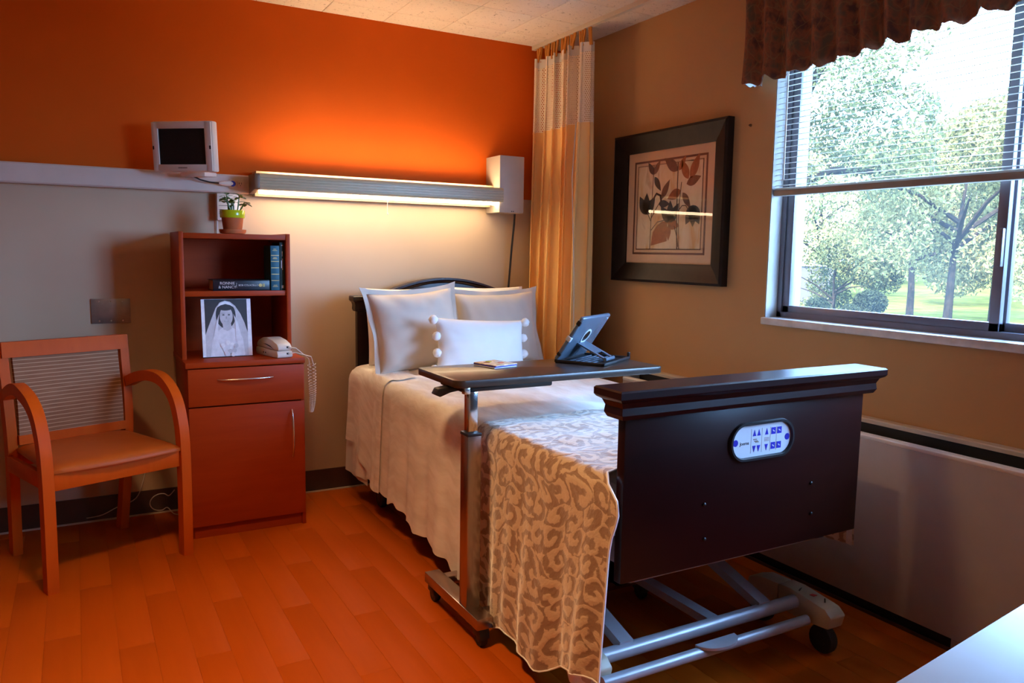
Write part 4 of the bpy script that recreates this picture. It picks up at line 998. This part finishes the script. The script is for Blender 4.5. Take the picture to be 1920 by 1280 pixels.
# plant
t = thing('potted_plant', 'small leafy plant in a lime rimmed terracotta pot', 'plant', (.612, 3.615, 1.2805))
B().lathe([(.036, 0), (.052, .003), (.056, .012), (.056, .020), (.050, .020), (.048, .010), (.034, .006)], (0, 0, 0), 30).done('saucer', TERRA, t)
B().lathe([(.034, .006), (.038, .010), (.046, .072), (.042, .072), (.036, .014)], (0, 0, 0), 30).done('pot', TERRA, t)
B().lathe([(.044, .070), (.0505, .070), (.052, .074), (.053, .100), (.051, .103), (.046, .103), (.044, .095)], (0, 0, 0), 30).done('rim', LIME, t)
B().lathe([(.045, .088), (.045, .092)], (0, 0, 0), 20).done('soil', SOIL, t)
rng = random.Random(5)
for (dx, dy, h_, lx) in ((-.014, 0, .085, -.010), (-.002, .01, .06, .0), (.004, -.012, .055, -.004), (.020, 0, .078, .010), (.026, .006, .05, .028), (-.006, -.01, .07, -.028)):
    p0, p1 = V((dx, dy, .092)), V((dx+lx, dy, .092+h_))
    st = B().tube([p0, p0.lerp(p1, .5)+V((.002, 0, 0)), p1], [.0045 if dx < 0 else .0028, .0035, .002], 7).done('stem', LEAFP, t)
    for k in range(6):
        a = k*2*pi/6+rng.uniform(-.4, .4); ln_ = rng.uniform(.022, .034); q = p1-V((0, 0, rng.uniform(0, .022)))
        d = V((math.cos(a), math.sin(a), rng.uniform(-.35, .55))).normalized(); sd = d.cross(V((0, 0, 1))).normalized()
        b = B(); nn = 6; A1, B1 = [], []
        for i in range(nn+1):
            s_ = i/nn; wv = math.sin(pi*min(1, s_*.93+.04))**.8*ln_*.36; c_ = q+d*(ln_*s_)+V((0, 0, -.008*s_*s_))
            A1.append(b.bm.verts.new(c_+sd*wv+V((0, 0, .002)))); B1.append(b.bm.verts.new(c_-sd*wv+V((0, 0, .002))))
        for i in range(nn): b.bm.faces.new((A1[i], A1[i+1], B1[i+1], B1[i]))
        b.solid(.0014); b.done('leaf', LEAFP, t)
# photo stand
t = thing('photo_stand', 'black and white portrait of a bride propped in the hutch', 'photograph', (.5665, 3.53, .7505)); t.rotation_euler = (rad(-6), 0, rad(1))
PW, PH = .103, .252
B().mm((-PW, 0, .0), (PW, .006, PH), .001).done('stand', BLACK, t); B().mm((-.03, .006, .002), (.03, .010, .15)).done('easel', BLACK, t)
ph_ = B().mm((-PW+.0005, -.0008, .003), (PW-.0005, 0, PH-.001)).done('print_border', GREYP[0], t)
def pp(a, c_, layer): return (lerp(-PW+.014, PW-.017, a), -.0010-.00025*layer, lerp(.004, PH-.002, c_))
def shape(pts, m_, layer, nm): B().poly([pp(a, c_, layer) for a, c_ in pts]).done(nm, m_, ph_, recalc=False)
def ell(cx_, cy_, rx, ry, n_=28, a0=0, a1=2*pi): return [(cx_+rx*math.cos(a0+(a1-a0)*k/n_), cy_+ry*math.sin(a0+(a1-a0)*k/n_)) for k in range(n_+(0 if a1-a0 > 6.2 else 1))]
shape([(0, 0), (1, 0), (1, 1), (0, 1)], GREYP[3], 0, 'photo_background')
shape([(0, 0), (1, 0), (1, .40), (.93, .58), (.84, .74), (.72, .88), (.60, .955), (.48, .975), (.36, .945), (.26, .85), (.15, .66), (.05, .48), (0, .38)], GREYP[1], 1, 'photo_veil')
shape(ell(.49, .72, .235, .235), GREYP[3], 2, 'photo_hair')
shape([(.10, 0), (.92, 0), (.88, .30), (.78, .44), (.62, .50), (.40, .50), (.24, .42), (.14, .28)], GREYP[5], 3, 'photo_gown')
shape([(.40, .60), (.60, .60), (.62, .48), (.52, .44), (.42, .47)], GREYP[4], 4, 'photo_neck')
shape(ell(.50, .70, .155, .17), GREYP[4], 5, 'photo_face')
shape(ell(.49, .845, .17, .045), GREYP[3], 6, 'photo_hairline'); shape([(.30, .86), (.36, .93), (.49, .965), (.61, .935), (.68, .86), (.60, .895), (.49, .915), (.38, .895)], GREYP[0], 7, 'photo_tiara')
for ex_ in (.435, .565): shape(ell(ex_, .725, .030, .010, 12), GREYP[3], 6, 'photo_eye'); shape(ell(ex_, .752, .042, .006, 12), GREYP[2], 6, 'photo_brow')
shape([(.49, .70), (.485, .655), (.515, .655), (.51, .70)], GREYP[2], 6, 'photo_nose'); shape(ell(.50, .615, .055, .014, 16), GREYP[2], 6, 'photo_mouth'); shape(ell(.50, .618, .04, .005, 12), GREYP[0], 7, 'photo_smile')
shape([(.20, .10), (.17, .30), (.26, .60), (.33, .74), (.30, .55), (.30, .30)], GREYP[5], 8, 'photo_veil_edge'); shape([(.80, .10), (.86, .30), (.76, .60), (.67, .74), (.71, .55), (.70, .30)], GREYP[5], 8, 'photo_veil_edge')
for k in range(11):
    a = k*2.4; r_ = .018*math.sqrt(k); shape(ell(.55+r_*3.2*math.cos(a), .14+r_*2.2*math.sin(a), .055, .04, 12), GREYP[(0, 5, 1)[k % 3]], 9+k, 'photo_flower')
# telephone
t = thing('telephone', 'cream desk telephone with a coiled cord on the counter', 'telephone', (.757, 3.505, .7505), rad(14))
# local y runs from the front end (-) to the back (+)
prf = [(-.10, 0), (.10, 0), (.108, .012), (.104, .034), (-.096, .030), (-.104, .012)]
B().prism(prf, -.036, .036, 'x', .005).done('base', WHITE, t)
hp_ = [(-.100, .031), (-.103, .045), (-.090, .060), (-.050, .074), (.0, .082), (.05, .078), (.088, .064), (.104, .048), (.104, .035), (.06, .034), (0, .034)]
B().prism(hp_, -.033, .033, 'x', .006).done('handset', WHITE, t)
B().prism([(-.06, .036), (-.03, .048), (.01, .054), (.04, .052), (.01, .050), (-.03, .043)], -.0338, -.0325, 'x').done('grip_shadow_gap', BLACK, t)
for z_ in (.018, .046): B().box((.012, -.1035, z_), (.010, .006, .008), .001).done('jack', BLACK, t)
for yy_ in (.03, .01): B().mm((-.0368, yy_-.004, .012), (-.0358, yy_+.004, .018)).done('switch', BLACK, t)
M_ = Matrix.Translation(t.location) @ Euler((0, 0, rad(14))).to_matrix().to_4x4(); Mi = M_.inverted()
ja, jb = M_ @ V((.012, -.106, .046)), M_ @ V((.012, -.106, .018))
pathA = [ja, ja+V((.03, -.012, -.004)), V((.882, 3.405, .742)), V((.888, 3.405, .70))]
pathB = [jb, jb+V((.03, -.010, .004)), V((.890, 3.392, .752)), V((.900, 3.392, .715))]
for pth in (pathA, pathB): B().tube([Mi @ p_ for p_ in pth], .0022, 6).done('cord_lead', CABLE, t)
loop = []
def cline(s_):                                        # down one side and back up the other
    z_ = .70-.20*math.sin(pi*s_)**.8 if False else .72-.215*(1-abs(2*s_-1)**2.2); return V((lerp(.884, .902, smooth(s_))+.004*math.sin(s_*9), 3.40, z_))
N_ = 900
for k in range(N_+1):
    s_ = k/N_; c_ = cline(s_); a = s_*2*pi*58; loop.append(Mi @ (c_+V((.0075*math.cos(a), .0075*math.sin(a), 0))))
B().tube(loop, .0014, 4).done('coiled_cord', CABLE, t)

# ================================================================== CHAIR
ca = rad(20.5); t = thing('armchair', 'cherry wood guest armchair with striped back and brown seat', 'chair', (.12, 3.157, 0), ca)
# local: x right, y back. front legs x +-.25, back legs x +-.20
def sidepath(s_): 
    fx, bk = s_*.247, s_*.225
    front = [(fx, .020, 0), (fx, .016, .25), (fx, .018, .43), (fx, .030, .53), (fx, .065, .615), (fx, .12, .665), (fx, .19, .692), (lerp(fx, bk, .35), .27, .697), (lerp(fx, bk, .7), .35, .682), (bk, .425, .655)]
    return [V(p_) for p_ in front]
def spline(pts, n_=8):
    out = []
    for i in range(len(pts)-1):
        p0, p1, p2, p3 = pts[max(i-1, 0)], pts[i], pts[i+1], pts[min(i+2, len(pts)-1)]
        for k in range(n_):
            s_ = k/n_; out.append(.5*((2*p1)+(p2-p0)*s_+(2*p0-5*p1+4*p2-p3)*s_*s_+(3*p1-p0-3*p2+p3)*s_**3))
    return out+[pts[-1]]
def bar(path, sq, up): 
    b = B().tube(path, 1, sq=sq, up=up); bmesh.ops.bevel(b.bm, geom=[e for e in b.bm.edges if len(e.link_faces) == 2 and e.calc_face_angle(0) > .8], offset=.004, segments=2, affect='EDGES'); return b
for s_ in (-1, 1):
    pth = sidepath(s_)
    bar(spline(pth, 8), (.021, .019), (0, 1, 0)).done('bentwood_arm', CHAIRW, t)
    bk = spline([V((s_*.205, .505, 0)), V((s_*.212, .475, .20)), V((s_*.218, .450, .42)), V((s_*.222, .455, .60)), V((s_*.226, .490, .845))], 6)
    bar(bk, (.022, .017), (0, 1, 0)).done('leg', CHAIRW, t)
    B().prism([(.04, .355), (.44, .355), (.44, .415), (.04, .415)], s_*.228-.010, s_*.228+.010, 'x', .002).done('side_rail', CHAIRW, t)
B().mm((-.225, .006, .365), (.225, .028, .432), .003).done('front_rail', CHAIRW, t); B().mm((-.20, .445, .365), (.20, .465, .42), .003).done('back_rail', CHAIRW, t)
def backy(z_): return lerp(.455, .492, smooth((z_-.55)/.30))
for za, zb, nm in ((.788, .850, 'crest_rail'), (.455, .490, 'lower_rail')):
    B().grid(lambda u, v_: V((lerp(-.232, .232, u) if za > .6 else lerp(-.20, .20, u), backy(lerp(za, zb, v_))-.014+.018*math.sin(pi*u)*0-.0, lerp(za, zb, v_))), 12, 3).solid(.026).done(nm, CHAIRW, t)
B().grid(lambda u, v_: V((lerp(-.196, .196, u), backy(lerp(.475, .793, v_))-.013+.010*math.sin(pi*u)*math.sin(pi*v_), lerp(.475, .793, v_))), 16, 16, lambda u, v_: (u*.4, v_)).solid(.018).done('back_panel', STRIPE, t)
def seatf(u, v_, tp):
    x_ = lerp(-1, 1, u); y_ = v_; wx = lerp(.236, .205, v_); bow = .022*(1-x_*x_)*(1-v_)
    ed_ = (1-abs(x_)**6)*(1-abs(2*v_-1)**6)
    z_ = (.440+.022*ed_**.5) if tp else .428
    return V((x_*wx, lerp(.004, .44, v_)-bow, z_))
b = B(); b.grid(lambda u, v_: seatf(u, v_, True), 24, 24); b.grid(lambda u, v_: seatf(u, v_, False), 24, 24)
n_ = 24
def rim(f0): return [seatf(*f0(k/n_), True) for k in range(n_+1)], [seatf(*f0(k/n_), False) for k in range(n_+1)]
for f0 in ((lambda s_: (s_, 0)), (lambda s_: (s_, 1)), (lambda s_: (0, s_)), (lambda s_: (1, s_))):
    a, c_ = rim(f0); va_ = [b.bm.verts.new(q) for q in a]; vb_ = [b.bm.verts.new(q) for q in c_]
    for k in range(n_): b.bm.faces.new((va_[k], va_[k+1], vb_[k+1], vb_[k]))
bmesh.ops.remove_doubles(b.bm, verts=b.bm.verts[:], dist=.0005); b.done('seat', SEAT, t, ang=60)
# cord along the wall under the chair
pts = [onz(0, 994, .004), onz(35, 989, .004), onz(70, 984, .004), onz(105, 984, .004), onz(135, 975, .006), V((.05, BY-.04, .03)), V((.12, BY-.03, .055)), V((.20, BY-.025, .085)), V((.235, BY-.02, .17)), V((.25, BY-.01, .26))]
o = B().tube(spline([V(p_) for p_ in pts], 5), .0022, 6).done('skirting_wire', CABLE); tag(o, 'thin pale wire running along the skirting behind the chair', 'wire')
c_ = onz(322, 938, .0); lp = [V((.362, BY-.02, .10))]+[V((.30+.045*math.cos(a), BY-.05-.02*math.sin(a), .06+.045*math.sin(a))) for a in [rad(40+30*k) for k in range(10)]]+[V((.35, BY-.09, .01)), V((.376, BY-.10, .006))]
o = B().tube(spline(lp, 4), .0022, 6).done('wire_loop', CABLE); tag(o, 'loop of pale wire behind the cabinet corner', 'wire')

# ================================================================== UNSEEN CEILING LAMP, ADDED FOR WARM LIGHT ON BED SIDE AND FLOOR
t = thing('fill_downlight', 'unseen cylinder downlight added on the ceiling for warm fill', 'lamp', (.26, 1.75, CZ))
B().lathe([(.176, -.0005), (.176, -.20), (.172, -.202), (.168, -.20), (.168, -.03), (.02, -.028)], (0, 0, 0), 32).done('can', BLACK, t)
B().lathe([(.155, -.036), (.155, -.031)], (0, 0, 0), 28).done('lens', FILLM, t)
# ================================================================== FOREGROUND TABLE
t = thing('side_table', 'white laminate table corner in the near right foreground', 'table', (.70, .497, 0), rad(7.5))
B().mm((0, -.55, .728), (1.35, 0, .75), .003).done('table_top', TABLEW, t)
for X_ in (.05, 1.28):
    for Y_ in (-.5, -.05): B().mm((X_-.02, Y_-.02, 0), (X_+.02, Y_+.02, .728), .003).done('leg', STEEL, t)
b = B(); b.mm((.05, -.06, .66), (1.28, -.04, .728)); b.mm((.05, -.51, .66), (1.28, -.49, .728)); b.done('apron', TABLEW, t)

# ================================================================== WINDOW PORTAL (guides sky light through the opening)
pl = bpy.data.lights.new('window_portal', 'AREA'); pl.shape = 'RECTANGLE'; pl.size = WY1-WY0; pl.size_y = WZ1-WZ0
po = bpy.data.objects.new('window_portal', pl); COL.objects.link(po); po.location = (RX+.19, (WY0+WY1)/2, (WZ0+WZ1)/2)
po.rotation_euler = V((-1, 0, 0)).to_track_quat('-Z', 'Y').to_euler(); pl.size, pl.size_y = (WY1-WY0), (WZ1-WZ0)
pl.cycles.is_portal = True
